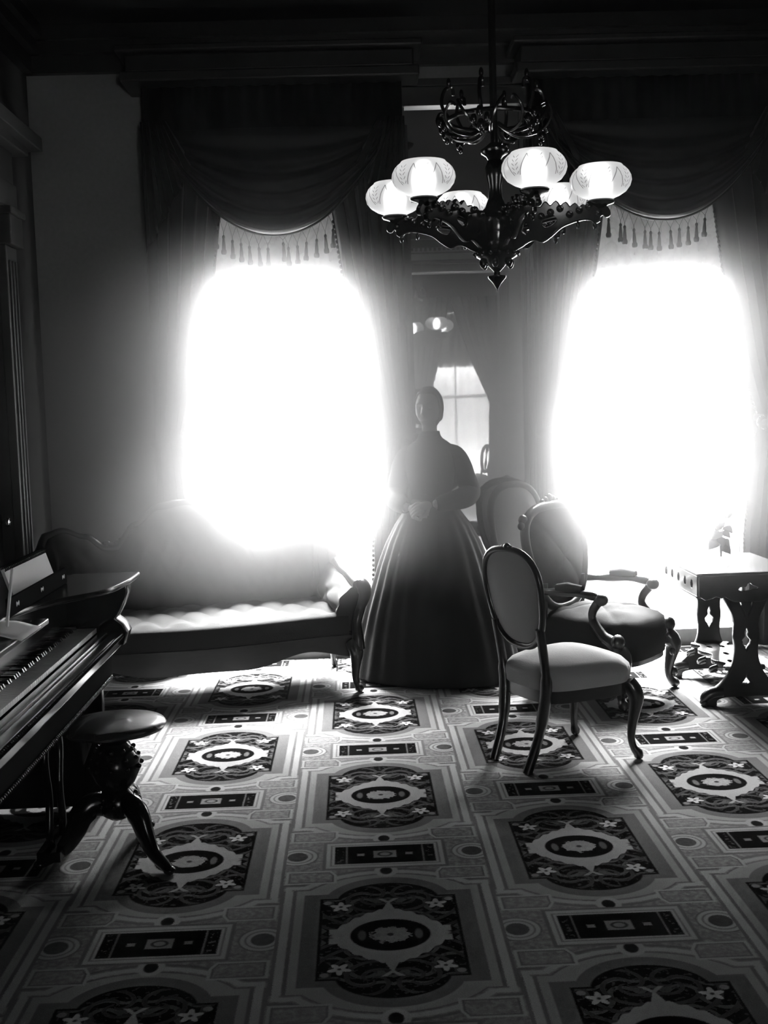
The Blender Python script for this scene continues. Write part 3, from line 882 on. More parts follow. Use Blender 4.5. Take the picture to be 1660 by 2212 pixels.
# seat: crowned, tufted, serpentine front
def seat_front(x): return -.66 - .05 * cos(x / HL * pi) * 1.0
rows = []
NX, NY = 121, 34
for j in range(NY):
    v = j / (NY - 1); row = []
    for i in range(NX):
        x = lerp(-HL + .05, HL - .05, i / (NX - 1)); yf = seat_front(x)
        if v < .72:
            y = lerp(-.05, yf + .05, v / .72); z = .395 + .045 * sin(pi * min(1, .35 + v * .6)) + .022 * tuft(i / (NX - 1), v, 9, 2.2)
        else:
            a = (v - .72) / .28
            y = yf + .05 - .055 * sin(min(1, a * 1.6) * pi / 2); z = .43 - .14 * a ** 1.1
            if a < .4: z = .43 + .005 - .10 * a ** 1.5
            else: z = .405 - .165 * (a - .25)
        row.append((x, y, z))
    rows.append(row)
MB().grid(rows).build('seat', M['sofa'], sofa)
# apron following the front, deeper in the middle
rows = []
for j, (dy, zt_, zb_) in enumerate(((.0, 1, 0), (-.022, 1, 0), (-.022, 0, 1), (.0, 0, 1))):
    row = []
    for i in range(81):
        x = lerp(-HL - .01, HL + .01, i / 80); t = x / HL
        zlow = .215 - .05 * exp(-(t / .22) ** 2) + .025 * cos(t * 3 * pi)
        row.append((x, seat_front(x) + .01 + dy, .315 if zt_ else zlow))
    rows.append(row)
rows.append(rows[0])
MB().grid(rows).build('apron', M['wood'], sofa)
MB().box(-HL, HL, -.03, 0, .24, .30).box(-HL, -HL + .03, -.62, -.02, .24, .30).box(HL - .03, HL, -.62, -.02, .24, .30).box(-HL + .03, HL - .03, -.60, -.03, .27, .30).build('seat_frame', M['wood'], sofa, smooth=False)
for s in (-1, 1):
    mb = MB(); cabriole(mb, (s * (HL - .04), -.63), (s * (HL - .02), -.66), .28, (s * .5, -.85), .038, .022); mb.build('leg', M['wood'], sofa)
    mb = MB(); cabriole(mb, (s * (HL - .06), -.06), (s * (HL - .02), .0), .28, (s * .3, .6), .030, .015); mb.build('leg', M['wood'], sofa)

# ================================================================== SIDE CHAIR (near)
sc_ = empty('side_chair', (.88, 4.995, 0), radians(116.6), 'nearest chair, velvet side chair with rounded back turned away, on the carpet', 'chair')
def super_outline(wt, wb, h, n=48, p=2.6):
    """balloon outline: wide at the top, narrower at the bottom"""
    pts = []
    for k in range(n):
        a = 2 * pi * k / n; c, s = cos(a), sin(a)
        x = abs(c) ** (2 / p) * (1 if c >= 0 else -1); z = abs(s) ** (2 / p) * (1 if s >= 0 else -1)
        wv = lerp(wb, wt, (z + 1) / 2); pts.append((x * wv, z * h))
    return pts
def padded_back(root, cx, cy, cz, wt, wb, h, lean, fab, wood_, rim=.022, puff=.03, tufted=False, p=2.6):
    ol = super_outline(wt, wb, h, 56, p)
    def P(x, z, d): # d: forward (-y) offset
        return (cx + x, cy + (cz * 0) + lean * (z + h) - d, cz + z)
    rm = MB().tube([P(x, z, 0) for x, z in ol] + [P(*ol[0], 0), P(*ol[1], 0)], rim, 10, caps=False)
    rm.build('back_frame', wood_, root)
    rings = []
    for q in range(0, 11):
        k = max(.02, q / 10); rings.append([P(x * k * .97, z * k * .97, puff * (1 - (q / 10) ** 3) + (.012 * (tuft(x * k, z * k, 6, 6) - .6) if tufted and q < 10 else 0)) for x, z in ol])
    back = []
    for q in range(10, -1, -1):
        k = max(.02, q / 10); back.append([P(x * k * .97, z * k * .97, -puff * .6 * (1 - (q / 10) ** 3)) for x, z in ol])
    MB().loft(rings + back).build('backrest', fab, root)
    return P
padded_back(sc_, 0, .215, .735, .225, .175, .212, .15, M['chairfab'], M['wood'], .015)
# crest carving
mb = MB()
for (x, z, q) in ((0, .955, .018), (-.03, .95, .014), (.03, .95, .014), (-.055, .945, .010), (.055, .945, .010)): mb.ball((x, .215 + .15 * .43, z), (q * 1.3, q * .8, q), 9, 6)
mb.build('crest', M['wood'], sc_)
def chair_seat(root, wf, wr, df, dr, zt, zb, fab, tufted=False, crown=.055, name='seat'):
    """rounded seat: front half-width wf at y=-df, rear wr at y=dr"""
    ol = []
    for k in range(64):
        a = 2 * pi * k / 64; c, s = cos(a), sin(a); p = 4.0
        x = abs(c) ** (2 / p) * (1 if c >= 0 else -1); y = abs(s) ** (2 / p) * (1 if s >= 0 else -1)
        yy = lerp(-df, dr, (y + 1) / 2); ww = lerp(wf, wr, (y + 1) / 2); ol.append((x * ww, yy - (.03 * (1 - x * x) if y < -.9 else 0)))
    rings = [[(x * .96, y * .96, zb) for x, y in ol], [(x, y, zb + .01) for x, y in ol], [(x * 1.02, y * 1.02, lerp(zb, zt, .6)) for x, y in ol], [(x * .995, y * .995, zt - .012) for x, y in ol]]
    for q in range(9, -1, -1):
        k = max(.03, q / 10)
        rings.append([(x * k, y * k, zt + crown * (1 - k ** 2.2) + (.02 * (tuft(x * k, y * k, 5, 5) - .7) * (1 - k ** 6) if tufted else 0)) for x, y in ol])
    MB().loft(rings).build(name, fab, root)
    return ol
ol = chair_seat(sc_, .235, .195, .24, .22, .43, .34, M['chairfab'], crown=.065)
MB().loft([[(x * s, y * s, z) for x, y in ol] for s, z in ((.93, .295), (.985, .295), (.99, .352), (.93, .352))]).build('seat_rail', M['wood'], sc_)
for s in (-1, 1):
    mb = MB(); cabriole(mb, (s * .195, -.205), (s * .215, -.225), .345, (s * .6, -.8), .032, .026); mb.build('leg', M['wood'], sc_)
    mb = MB(); mb.tube(catmull([(s * .165, .235, .62), (s * .160, .205, .42), (s * .15, .205, .30), (s * .135, .23, .15), (s * .125, .285, .0)], 5), [.020] * 6 + [.026] * 8 + [.021] * 7, 8); mb.build('leg', M['wood'], sc_)

# ================================================================== ARMCHAIR (tufted)
ac = empty('armchair', (1.275, 6.10, 0), radians(49.5), 'tufted armchair with carved open arms in front of the right window', 'armchair')
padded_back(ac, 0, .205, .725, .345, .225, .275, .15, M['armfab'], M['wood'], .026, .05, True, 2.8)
for cl in (((0, 1.055, .024), (-.04, 1.045, .02), (.04, 1.045, .02), (-.075, 1.038, .016), (.075, 1.038, .016)), ((-.29, .96, .028), (-.315, .93, .022)), ((.29, .96, .028), (.315, .93, .022))):
    mb = MB()
    for (x, z, q) in cl: mb.ball((x, .205 + .15 * (z - .45), z - .015), (q * 1.2, q * .8, q), 10, 6)
    mb.build('crest', M['wood'], ac)
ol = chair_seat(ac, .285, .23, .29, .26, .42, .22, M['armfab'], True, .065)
MB().loft([[(x * s, y * s, z) for x, y in ol] for s, z in ((.90, .20), (.975, .20), (.975, .235), (.90, .235))]).build('seat_rail', M['wood'], ac)
for s in (-1, 1):
    mb = MB()   # padded, carved arm: from the back down to a scrolled post
    pth = catmull([(s * .25, .25, .575), (s * .28, .16, .57), (s * .295, .03, .578), (s * .295, -.11, .575), (s * .29, -.165, .560), (s * .285, -.175, .53)], 5)
    mb.tube(pth, [.021 + .004 * sin(i * .9) for i in range(len(pth))], 10)
    mb.ball((s * .29, -.175, .556), (.034, .036, .032), 12, 8)
    mb.build('arm', M['wood'], ac)
    mb = MB()
    pth = catmull([(s * .29, -.16, .545), (s * .28, -.12, .49), (s * .275, -.12, .44), (s * .285, -.18, .37), (s * .285, -.245, .33), (s * .29, -.26, .28)], 5)
    mb.tube(pth, [interp([(0, .024), (8, .020), (15, .028), (20, .040), (26, .045)], i) for i in range(len(pth))], 10)
    mb.ball((s * .29, -.265, .345), (.042, .036, .042), 12, 8)
    mb.build('arm_post', M['wood'], ac)
    MB().tube([(s * .29, .08, .598), (s * .298, .01, .604), (s * .297, -.07, .600)], [.022, .030, .022], 10).build('arm_pad', M['armfab'], ac)
    mb = MB(); cabriole(mb, (s * .265, -.262), (s * .285, -.285), .30, (s * .6, -.8), .042, .030)
    mb.ball((s * .262, -.302, .205), (.022, .018, .026), 9, 6); mb.ball((s * .285, -.30, .09), (.020, .020, .026), 9, 6)
    mb.build('leg', M['wood'], ac)
    mb = MB(); mb.tube(catmull([(s * .20, .22, .60), (s * .20, .225, .40), (s * .195, .24, .28), (s * .19, .27, .13), (s * .185, .33, .0)], 5), [.026] * 6 + [.024] * 8 + [.020] * 7, 8); mb.build('leg', M['wood'], ac)

# ================================================================== REAR UPHOLSTERED CHAIR (between mirror and armchair)
rc = empty('parlour_chair', (1.135, 6.765, 0), radians(38), 'tall plain round-topped upholstered chair behind the armchair, against the mirror wall', 'chair')
padded_back(rc, 0, .235, .80, .235, .19, .27, .13, M['rearfab'], M['wood'], .022, .035, False, 2.5)
ol = chair_seat(rc, .205, .175, .20, .20, .42, .34, M['rearfab'])
MB().loft([[(x * s, y * s, z) for x, y in ol] for s, z in ((.92, .30), (.985, .30), (.985, .35), (.92, .35))]).build('seat_rail', M['wood'], rc)
for s in (-1, 1):
    mb = MB(); cabriole(mb, (s * .175, -.175), (s * .19, -.19), .33, (s * .6, -.8), .030, .022); mb.build('leg', M['wood'], rc)
    mb = MB(); mb.tube(catmull([(s * .15, .215, .58), (s * .15, .20, .40), (s * .145, .19, .28), (s * .135, .205, .13), (s * .13, .235, .0)], 5), .02, 8); mb.build('leg', M['wood'], rc)

# ================================================================== TABLE with pierced trestle ends
tb = empty('trestle_table', (1.945, 6.04, 0), 0, 'carved wooden table with pierced trestle legs at the right, holding roses', 'table')
TZ = .685; TX = .245; TY = .34
MB().box(-TX - .015, TX + .015, -TY - .015, TY + .03, TZ - .018, TZ).build('tabletop', M['tablewood'], tb, smooth=False, bevel=.006)
def ellp(cx, cz, a, b_, n=20, lob=0): return [(cx + (a * (1 + lob * cos(3 * 2 * pi * k / n * 1.0))) * cos(2 * pi * k / n), cz + b_ * sin(2 * pi * k / n)) for k in range(n)]
# end aprons with a pierced cartouche and a scalloped edge (facing -y / +y)
scal = [(-TX, TZ - .018), (-TX, TZ - .115), (-TX + .03, TZ - .135), (-.185, TZ - .128), (-.16, TZ - .118), (-.135, TZ - .128), (-.115, TZ - .120), (-.095, TZ - .135), (-.07, TZ - .15), (.07, TZ - .15), (.095, TZ - .135), (.115, TZ - .120), (.135, TZ - .128), (.16, TZ - .118), (.185, TZ - .128), (TX - .03, TZ - .135), (TX, TZ - .115), (TX, TZ - .018)]
cart = [(-.052, TZ - .086), (-.040, TZ - .073), (-.012, TZ - .072), (-.004, TZ - .060), (.012, TZ - .057), (.024, TZ - .066), (.046, TZ - .072), (.058, TZ - .08), (.044, TZ - .086), (.02, TZ - .086), (0, TZ - .092), (-.03, TZ - .094)]
for y, nm in ((-TY, 'f'), (TY, 'b')):
    plate('end_apron', [scal, [(p.x, p.y) for p in catmull([(x, z, 0) for x, z in [(x * 1.0, (z - (TZ - .078)) * 1.25 + TZ - .080) for x, z in cart]], 3, True)]], .02, M['tablewood'], tb, Matrix.Translation((0, y, 0)) @ Matrix.Rotation(radians(90), 4, 'X'))
# side aprons with oval piercings
for s in (-1, 1):
    lp = [[(-TY + .01, TZ - .118), (TY - .01, TZ - .118), (TY - .01, TZ - .018), (-TY + .01, TZ - .018)]]
    for k in range(5): lp.append(ellp(-.24 + .12 * k, TZ - .066, .022, .026, 18))
    plate('side_apron', lp, .018, M['tablewood'], tb, Matrix.Translation((s * TX, 0, 0)) @ Matrix.Rotation(radians(90), 4, 'Z') @ Matrix.Rotation(radians(90), 4, 'X'))
    MB().box(s * TX - .014, s * TX + .014, -TY, TY, TZ - .128, TZ - .116).build('apron_bead', M['tablewood'], tb, smooth=False, bevel=.004)
half = [(.115, .56), (.100, .53), (.080, .492), (.064, .458), (.056, .42), (.058, .385), (.060, .345), (.054, .30), (.054, .26), (.060, .225), (.075, .185), (.095, .15), (.128, .11), (.17, .078), (.195, .065), (.205, .04), (.195, .0), (.16, .0), (.155, .03), (.12, .045), (.06, .05)]
outl = [(p.x, p.y) for p in catmull([(x, z, 0) for x, z in half], 3)]
outl = outl + [(-x, z) for x, z in reversed(outl)]
hv1 = [(.028, .555), (.012, .525), (.020, .505), (.006, .468), (.0, .452), (.012, .448), (.042, .545), (.038, .562)]
hv2 = [(-x, z) for x, z in reversed(hv1)]
hv1 = [(.022, .535), (.044, .535), (.006, .445), (.004, .475), (.020, .500), (.016, .515)]
hv2 = [(-x, z) for x, z in reversed(hv1)]
tear = [(0, .405), (.014, .375), (.012, .355), (.028, .335), (.024, .312), (.014, .30), (0, .272), (-.014, .30), (-.024, .312), (-.028, .335), (-.012, .355), (-.014, .375)]
notch = [(0, .165), (.010, .14), (.034, .108), (.0, .103), (-.034, .108), (-.010, .14)]
for y in (-TY + .03, TY - .03):
    tr = plate('trestle', [outl, hv1, hv2, [(p.x, p.y) for p in catmull([(x, z, 0) for x, z in tear], 3, True)], notch], .035, M['wood'], tb, Matrix.Translation((0, y, 0)) @ Matrix.Rotation(radians(90), 4, 'X'), bevel=.006)
    for s in (-1, 1):
        mb = MB()
        mb.tube(catmull([(s * .12, y, .07), (s * .17, y - .0, .065), (s * .205, y, .045), (s * .215, y, .018)], 4), [.03, .03, .03, .03, .03, .03, .03, .028, .028, .026, .024, .02, .018], 9)
        for k in (-1, 0, 1): mb.ball((s * .215, y + k * .018, .016), (.016, .010, .016), 8, 5)
        mb.build('claw_foot', M['wood'], tr)
lp = [[(-.10, -TY + .04), (-.07, -.22), (-.115, -.12), (-.075, 0), (-.115, .12), (-.07, .22), (-.10, TY - .04), (.10, TY - .04), (.07, .22), (.115, .12), (.075, 0), (.115, -.12), (.07, -.22), (.10, -TY + .04)]]
lp[0] = [(p.x, p.y) for p in catmull([(x, z, 0) for x, z in lp[0]], 3, True)]
for cx, cy_ in ((-.035, -.18), (.035, -.18), (0, 0), (-.035, .18), (.035, .18)): lp.append(ellp(cx, cy_, .016, .035, 16))
plate('stretcher_shelf', lp, .022, M['tablewood'], tb, Matrix.Translation((0, 0, .185)))
for y in (-.2, 0, .2): MB().tube(catmull([(-.11, y, .175), (-.135, y + .02, .16), (-.13, y + .05, .14), (-.10, y + .04, .15)], 4), .012, 8).build('shelf_scroll', M['wood'], tb)

# vase and roses
vs = empty('bud_vase', (1.965, 6.18, TZ), 0, 'small clear glass bud vase standing on the carved table', 'vase')
MB().rev([(.001, .003), (.030, .003), (.033, .008), (.027, .03), (.020, .06), (.015, .09), (.018, .105), (.021, .108), (.018, .104), (.0125, .09), (.017, .06), (.024, .03), (.028, .010), (.001, .008)], n=24, caps=False).build('vase_glass', M['vase'], vs)
def rose(label, base, path, r, rot, leaves):
    o = empty('rose', base, 0, label, 'rose', 'roses in the bud vase')
    pts = catmull(path, 5); MB().tube(pts, .0028, 6).build('stem', M['leaf'], o)
    top_ = Vector(path[-1]); mb = MB()
    for k in range(11):
        a = k * 2.4; q = .25 + .75 * k / 10
        ring = []
        for i in range(7):
            v = i / 6; rr = r * q * (.35 + .75 * sin(v * 2.0)); zz = r * (1.5 * v - .2 - .15 * q * v)
            ring.append([tuple(top_ + Vector((rr * cos(a + s * 1.1 / (1 + .5 * v)), rr * sin(a + s * 1.1 / (1 + .5 * v)), zz))) for s in (-.7, -.35, 0, .35, .7)])
        mb.grid(ring)
    mb.build('bloom', M['rose'], o, solid=.001)
    for (i, a, ln) in leaves:
        p = pts[i]; d = Vector((cos(a) * .85, sin(a) * .35, -.70)).normalized(); sd = Vector((d.z, .25, -d.x)).normalized()
        g = []
        for k in range(7):
            t = k / 6; wv = .32 * ln * sin(pi * min(1, t * .93 + .05)); c = p + d * ln * t + Vector((0, 0, .25 * ln * sin(t * 2.4)))
            g.append([tuple(c - sd * wv), tuple(c + Vector((0, 0, -.004))), tuple(c + sd * wv)])
        MB().grid(g).build('leaf', M['leaf'], o, solid=.0012)
    return o
rose('taller rose leaning right in the vase, dark open bloom at top', (1.965, 6.18, TZ + .012), [(0, 0, 0), (.004, 0, .08), (.012, 0, .16), (.034, 0, .215)], .026, 0, [(8, 2.9, .075), (10, .2, .065), (6, -1.0, .06)])
rose('shorter rose with large hanging leaves in the middle of the vase', (1.962, 6.182, TZ + .012), [(0, 0, 0), (-.002, 0, .07), (-.008, .004, .13), (-.014, 0, .155)], .033, 1, [(5, .3, .075), (6, 3.4, .085), (8, -1.4, .07), (9, 1.6, .07), (4, -.6, .075), (7, 2.6, .08)])
rose('small rosebud on a thin stem rising at the back of the vase', (1.968, 6.183, TZ + .012), [(0, 0, 0), (0, .002, .1), (-.002, .002, .18), (-.004, .003, .23)], .013, 2, [(9, 2.2, .05), (7, -.4, .06)])

# ================================================================== SQUARE PIANO
pn = empty('square_piano', (-1.40, 3.75, 0), 0, 'black square piano with open keyboard along the left wall', 'piano')
# local: x + -> keyboard side, y along the case
def bx(x0, x1, y0, y1, z0, z1): return MB().box(x0 + 1.40, x1 + 1.40, y0 - 3.75, y1 - 3.75, z0, z1)
NE, FE = 2.80, 4.68         # near and far ends of the case
c = bx(-1.86, -1.02, NE, FE, .50, .655); c.build('keybed', M['ledge'], pn, smooth=False, bevel=.008)
c = bx(-1.86, -1.17, NE, FE, .655, .90); c.build('case', M['ebony'], pn, smooth=False, bevel=.008)
for (a, b_) in ((NE, NE + .10), (FE - .10, FE)):
    lp = [[(-1.175, .655), (-.955, .655), (-.94, .70), (-.955, .73), (-.985, .755), (-.96, .80), (-.935, .86), (-.935, .90), (-1.175, .90)]]
    lp[0] = [(x + 1.40, z) for x, z in lp[0]]
    plate('cheek', lp, b_ - a, M['ebony'], pn, Matrix.Translation((0, (a + b_) / 2 - 3.75, 0)) @ Matrix.Rotation(radians(90), 4, 'X'), bevel=.006)
bx(-1.045, -1.012, NE + .1, FE - .1, .655, .705).build('key_slip', M['ebony'], pn, smooth=False, bevel=.004)
bx(-1.012, -.965, NE, FE, .640, .692).build('key_ledge', M['tablewood'], pn, smooth=False, bevel=.006)
mb = MB()
n = 110
for i in range(n):
    y = lerp(NE + .02, FE - .06, i / (n - 1)) - 3.75
    mb.ball((-.955 + 1.40, y, .690), (.0095, .0065, .0095), 8, 5)
mb.build('beaded_molding', M['bronze'], pn)
mb = MB()
for i in range(n):
    y = lerp(NE + .02, FE - .06, i / (n - 1)) - 3.75
    mb.ball((-1.015 + 1.40, y, .512), (.009, .0065, .009), 8, 5)
mb.build('lower_beaded_molding', M['bronze'], pn)
KY0, NW = 3.12, 62
KWD = .0236
wk = None
for i in range(NW):
    y = KY0 + KWD * i
    if y + KWD > FE - .11: break
    if wk is None:
        wk = MB().box(-.075, .075, .0006, KWD - .0006, -.018, 0).build('white_key', M['ivory'], pn, smooth=False, bevel=.0015); o = wk
    else:
        o = bpy.data.objects.new('white_key', wk.data); COL.objects.link(o); o.parent = pn
        md = o.modifiers.new('bevel', 'BEVEL'); md.width = .0015; md.segments = 2
    o.location = (-1.125 + 1.40, y - 3.75, .725)
    nwk = i
bk = None
for i in range(nwk):
    if i % 7 in (2, 6): continue
    y = KY0 + KWD * (i + 1)
    if bk is None:
        bk = MB().add([(-.05, -.006, 0), (.03, -.006, 0), (.03, .006, 0), (-.05, .006, 0), (-.05, -.0045, .013), (.024, -.0045, .012), (.024, .0045, .012), (-.05, .0045, .013)], [(0, 3, 2, 1), (4, 5, 6, 7), (0, 1, 5, 4), (1, 2, 6, 5), (2, 3, 7, 6), (3, 0, 4, 7)]).build('black_key', M['black'], pn, smooth=False); o = bk
    else:
        o = bpy.data.objects.new('black_key', bk.data); COL.objects.link(o); o.parent = pn
    o.location = (-1.152 + 1.40, y - 3.75, .7255)
bx(-1.20, -1.055, NE + .1, FE - .1, .655, .706).build('key_frame', M['ebony'], pn, smooth=False)
# lid: fixed rear part, and the curved flap laid open at the far end
bx(-1.89, -1.16, NE - .03, FE + .03, .90, .922).build('lid', M['ebony'], pn, smooth=False, bevel=.006)
lp = [(-1.17, 3.74), (-1.155, 3.84), (-1.12, 3.98), (-1.06, 4.10), (-.985, 4.20), (-.93, 4.32), (-.905, 4.52), (-.905, 4.71), (-1.17, 4.71)]
lp = [[(p.x + 1.40, p.y - 3.75) for p in catmull([(x, y, 0) for x, y in lp[:7]], 4)] + [(x + 1.40, y - 3.75) for x, y in lp[7:]]]
plate('lid_flap', lp, .022, M['ebony'], pn, Matrix.Translation((0, 0, .913)), bevel=.006)
bx(-1.165, -1.03, NE + .1, 3.80, .885, .905).build('name_board', M['tablewood'], pn, smooth=False, bevel=.004)
# music ledge with three inlaid marks
dk = bx(-1.145, -1.13, 3.72, 4.46, .925, .985).build('music_ledge', M['ledge'], pn, smooth=False, bevel=.003)
for y in (3.80, 4.10, 4.40):
    mb = MB()
    for k in range(3): mb.ball((-1.1285 + 1.40, y - 3.75 + (k - 1) * .012, .957), (.002, .004, .009 if k != 1 else .006), 7, 4)
    mb.build('inlay', M['ivory'], dk)
for y in (3.62,):
    o = MB().box(-.004, .004, -.11, .11, 0, .012).build('page_leaf', M['paper'], pn, smooth=False, bevel=.002)
    o.location = (-1.10 + 1.40, y - 3.75, .99); o.rotation_euler = (radians(0), radians(0), 0); o.rotation_euler = (radians(62), 0, 0)
for (xx, yy) in ((-1.13, 4.55), (-1.13, 2.96), (-1.76, 4.55), (-1.76, 2.96)):
    o = MB().rev([(.03, 0), (.045, .02), (.055, .05), (.036, .09), (.034, .12), (.055, .20), (.078, .29), (.082, .34), (.062, .39), (.05, .405), (.068, .42), (.07, .435), (.055, .45), (.085, .475), (.09, .50)], (xx + 1.40, yy - 3.75, 0), n=10).build('leg', M['ebony'], pn)
bx(-1.86, -1.03, 4.50, 4.54, .02, .505).build('light_block_panel', M['ebony'], pn, smooth=False, bevel=.006)  # added board, keeps window light from reaching under the piano
# pedal lyre
mb = MB()
for s in (-1, 1): mb.tube(catmull([(.30, .25 + s * .04, .50), (.30, .25 + s * .10, .40), (.30, .25 + s * .07, .25), (.30, .25 + s * .09, .12), (.30, .25 + s * .05, .06)], 5), .014, 8)
mb.box(.26, .34, .13, .37, .04, .075)
mb.build('pedal_lyre', M['ebony'], pn)

# songbook on the piano
bk_ = empty('spiral_songbook', (-1.20, 4.28, .923), 0, 'white spiral-bound songbook propped open behind the piano music ledge', 'book')
Rx = Matrix.Rotation(radians(-18), 4, 'Y')
pg = MB().box(-.005, .005, -.27, .27, 0, .125).build('pages', M['paper'], bk_, smooth=False); pg.rotation_euler = (0, radians(-18), 0)
mb = MB()
for i in range(30):
    y = -.26 + .52 * i / 29
    mb.tube([(.011 * cos(2 * pi * k / 8), y, .126 + .011 * sin(2 * pi * k / 8)) for k in range(9)], .0024, 5)
sp_ = mb.build('spiral_binding', M['black'], bk_); sp_.rotation_euler = (0, radians(-18), 0)
sh = MB().grid([[(-.08 + .16 * i / 6, -.11 + .22 * j / 6, .004 + .012 * sin(i * .7)) for j in range(7)] for i in range(7)]).build('sheet_music', M['paper'], None, solid=.003)
sh.location = (-1.10, 3.56, .907)
tag(sh, 'loose curled white sheet lying on the piano front board, nearest the camera', 'paper')

# ================================================================== PIANO STOOL
so = empty('piano_stool', (-.885, 4.02, 0), radians(20), 'dark round piano stool on carved pedestal with curved feet', 'stool')
MB().rev([(.0, .492), (.15, .492), (.178, .486), (.185, .475), (.178, .464), (.15, .458), (.0, .458)], n=40, caps=False).build('seat', M['tablewood'], so)
pd = MB().rev([(.03, .14), (.06, .16), (.075, .20), (.058, .235), (.045, .25), (.070, .275), (.092, .32), (.088, .36), (.060, .40), (.045, .415), (.062, .43), (.075, .448), (.06, .459)], n=10)
for k in range(10):
    a = 2 * pi * k / 10
    for (r, z) in ((.092, .335), (.082, .365), (.066, .395), (.076, .205), (.066, .225)): pd.ball((r * cos(a), r * sin(a), z), .0085, 7, 5)
pd.build('pedestal', M['ebony'], so)
for k in range(3):
    a = radians(-62) + 2 * pi * k / 3
    pth = catmull([(.03, .19), (.085, .20), (.125, .165), (.15, .115), (.19, .06), (.245, .03), (.275, .016)], 5)
    mb = MB().tube([(p.x * cos(a), p.x * sin(a), p.y) for p in pth], [interp([(0, .04), (8, .048), (15, .038), (22, .026), (30, .018)], i) for i in range(len(pth))], 10, flat=.75)
    mb.ball((.275 * cos(a), .275 * sin(a), .015), (.022, .022, .015), 10, 6)
    mb.build('foot', M['ebony'], so)

# ================================================================== REAR SIDE CHAIR (in the mirror)
rs = empty('balloon_chair', (1.77, -3.30, 0), radians(-60), 'balloon-back side chair silhouetted before the rear window in the mirror', 'chair')
ol2 = super_outline(.19, .14, .20, 48, 2.2)
MB().tube([(x, .22 + .1 * (z + .2), .72 + z) for x, z in ol2 + ol2[:2]], .024, 9, caps=False).build('back_frame', M['wood'], rs)
MB().tube(catmull([(0, .222, .53), (0, .23, .62), (0, .24, .72), (0, .252, .82), (0, .262, .91)], 4), [.025, .02, .018, .03, .04, .045, .04, .03, .02, .018, .018, .018, .02, .03, .04, .045, .045], 9, flat=.4).build('back_splat', M['wood'], rs)
ol = chair_seat(rs, .22, .18, .22, .22, .46, .41, M['chairfab'], False, .04)
MB().loft([[(x * s, y * s, z) for x, y in ol] for s, z in ((.92, .36), (.985, .36), (.985, .415), (.92, .415))]).build('seat_rail', M['wood'], rs)
for s in (-1, 1):
    mb = MB(); cabriole(mb, (s * .19, -.19), (s * .205, -.205), .38, (s * .6, -.8), .028, .02); mb.build('leg', M['wood'], rs)
    mb = MB(); mb.tube(catmull([(s * .13, .225, .56), (s * .15, .21, .42), (s * .15, .20, .28), (s * .14, .22, .13), (s * .135, .26, 0)], 5), .02, 8); mb.build('leg', M['wood'], rs)

# ================================================================== PERSON
pr_ = empty('person', (.430, 6.63, 0), radians(-22), 'person in a long black hoop-skirted dress standing with hands clasped before the mirror', 'person')
class SK:
    def __init__(s): s.v = []; s.e = []; s.r = []
    def chain(s, pts, start=None):
        prev = start
        for (x, y, z, r) in pts:
            s.v.append((x, y, z)); s.r.append(r); i = len(s.v) - 1
            if prev is not None: s.e.append((prev, i))
            prev = i
        return prev
def skin_mesh(sk, sub=2):
    me = bpy.data.meshes.new('sk'); me.from_pydata(sk.v, sk.e, []); o = bpy.data.objects.new('sk', me); COL.objects.link(o)
    md = o.modifiers.new('skin', 'SKIN'); md.use_smooth_shade = True
    lay = me.skin_vertices[0] if me.skin_vertices else None
    if lay is None:
        bm = bmesh.new(); bm.from_mesh(me); bm.verts.layers.skin.verify(); bm.to_mesh(me); bm.free(); lay = me.skin_vertices[0]
    for i, r in enumerate(sk.r): lay.data[i].radius = (r, r) if not hasattr(r, '__len__') else r
    lay.data[0].use_root = True
    ms = o.modifiers.new('sub', 'SUBSURF'); ms.levels = sub; ms.render_levels = sub
    dg = bpy.context.evaluated_depsgraph_get()
    out = bpy.data.meshes.new_from_object(o.evaluated_get(dg))
    bpy.data.objects.remove(o)
    vs = [tuple(v.co) for v in out.vertices]; fs = [tuple(p.vertices) for p in out.polygons]
    bpy.data.meshes.remove(out)
    return vs, fs

body = MB()
sk = SK()
pel = sk.chain([(0, 0, .93, .09)])
wst = sk.chain([(0, 0, 1.03, .066), (0, -.005, 1.13, .080), (0, -.01, 1.24, .085), (0, 0, 1.325, .058), (0, .0, 1.385, .048), (0, -.008, 1.43, .046), (0, -.016, 1.48, .050)], pel)
chest = pel + 3
for s in (-1, 1):
    sh_ = sk.chain([(s * .085, 0, 1.295, .040), (s * .145, .005, 1.280, .036), (s * .182, .010, 1.19, .034), (s * .220, .016, 1.065, .032)], chest)
    if s > 0: sk.chain([(.19, -.09, 1.035, .031), (.12, -.175, 1.02, .026), (.075, -.215, 1.015, .024)], sh_)
    else: sk.chain([(-.19, -.08, 1.025, .031), (-.12, -.16, 1.00, .026), (-.075, -.19, .99, .024)], sh_)
    sk.chain([(s * .085, 0, .82, .085), (s * .085, 0, .50, .055), (s * .085, .01, .28, .045), (s * .085, .02, .09, .034), (s * .09, -.06, .045, .034), (s * .095, -.12, .04, .026)], pel)
v_, f_ = skin_mesh(sk, 2); body.add(v_, f_)
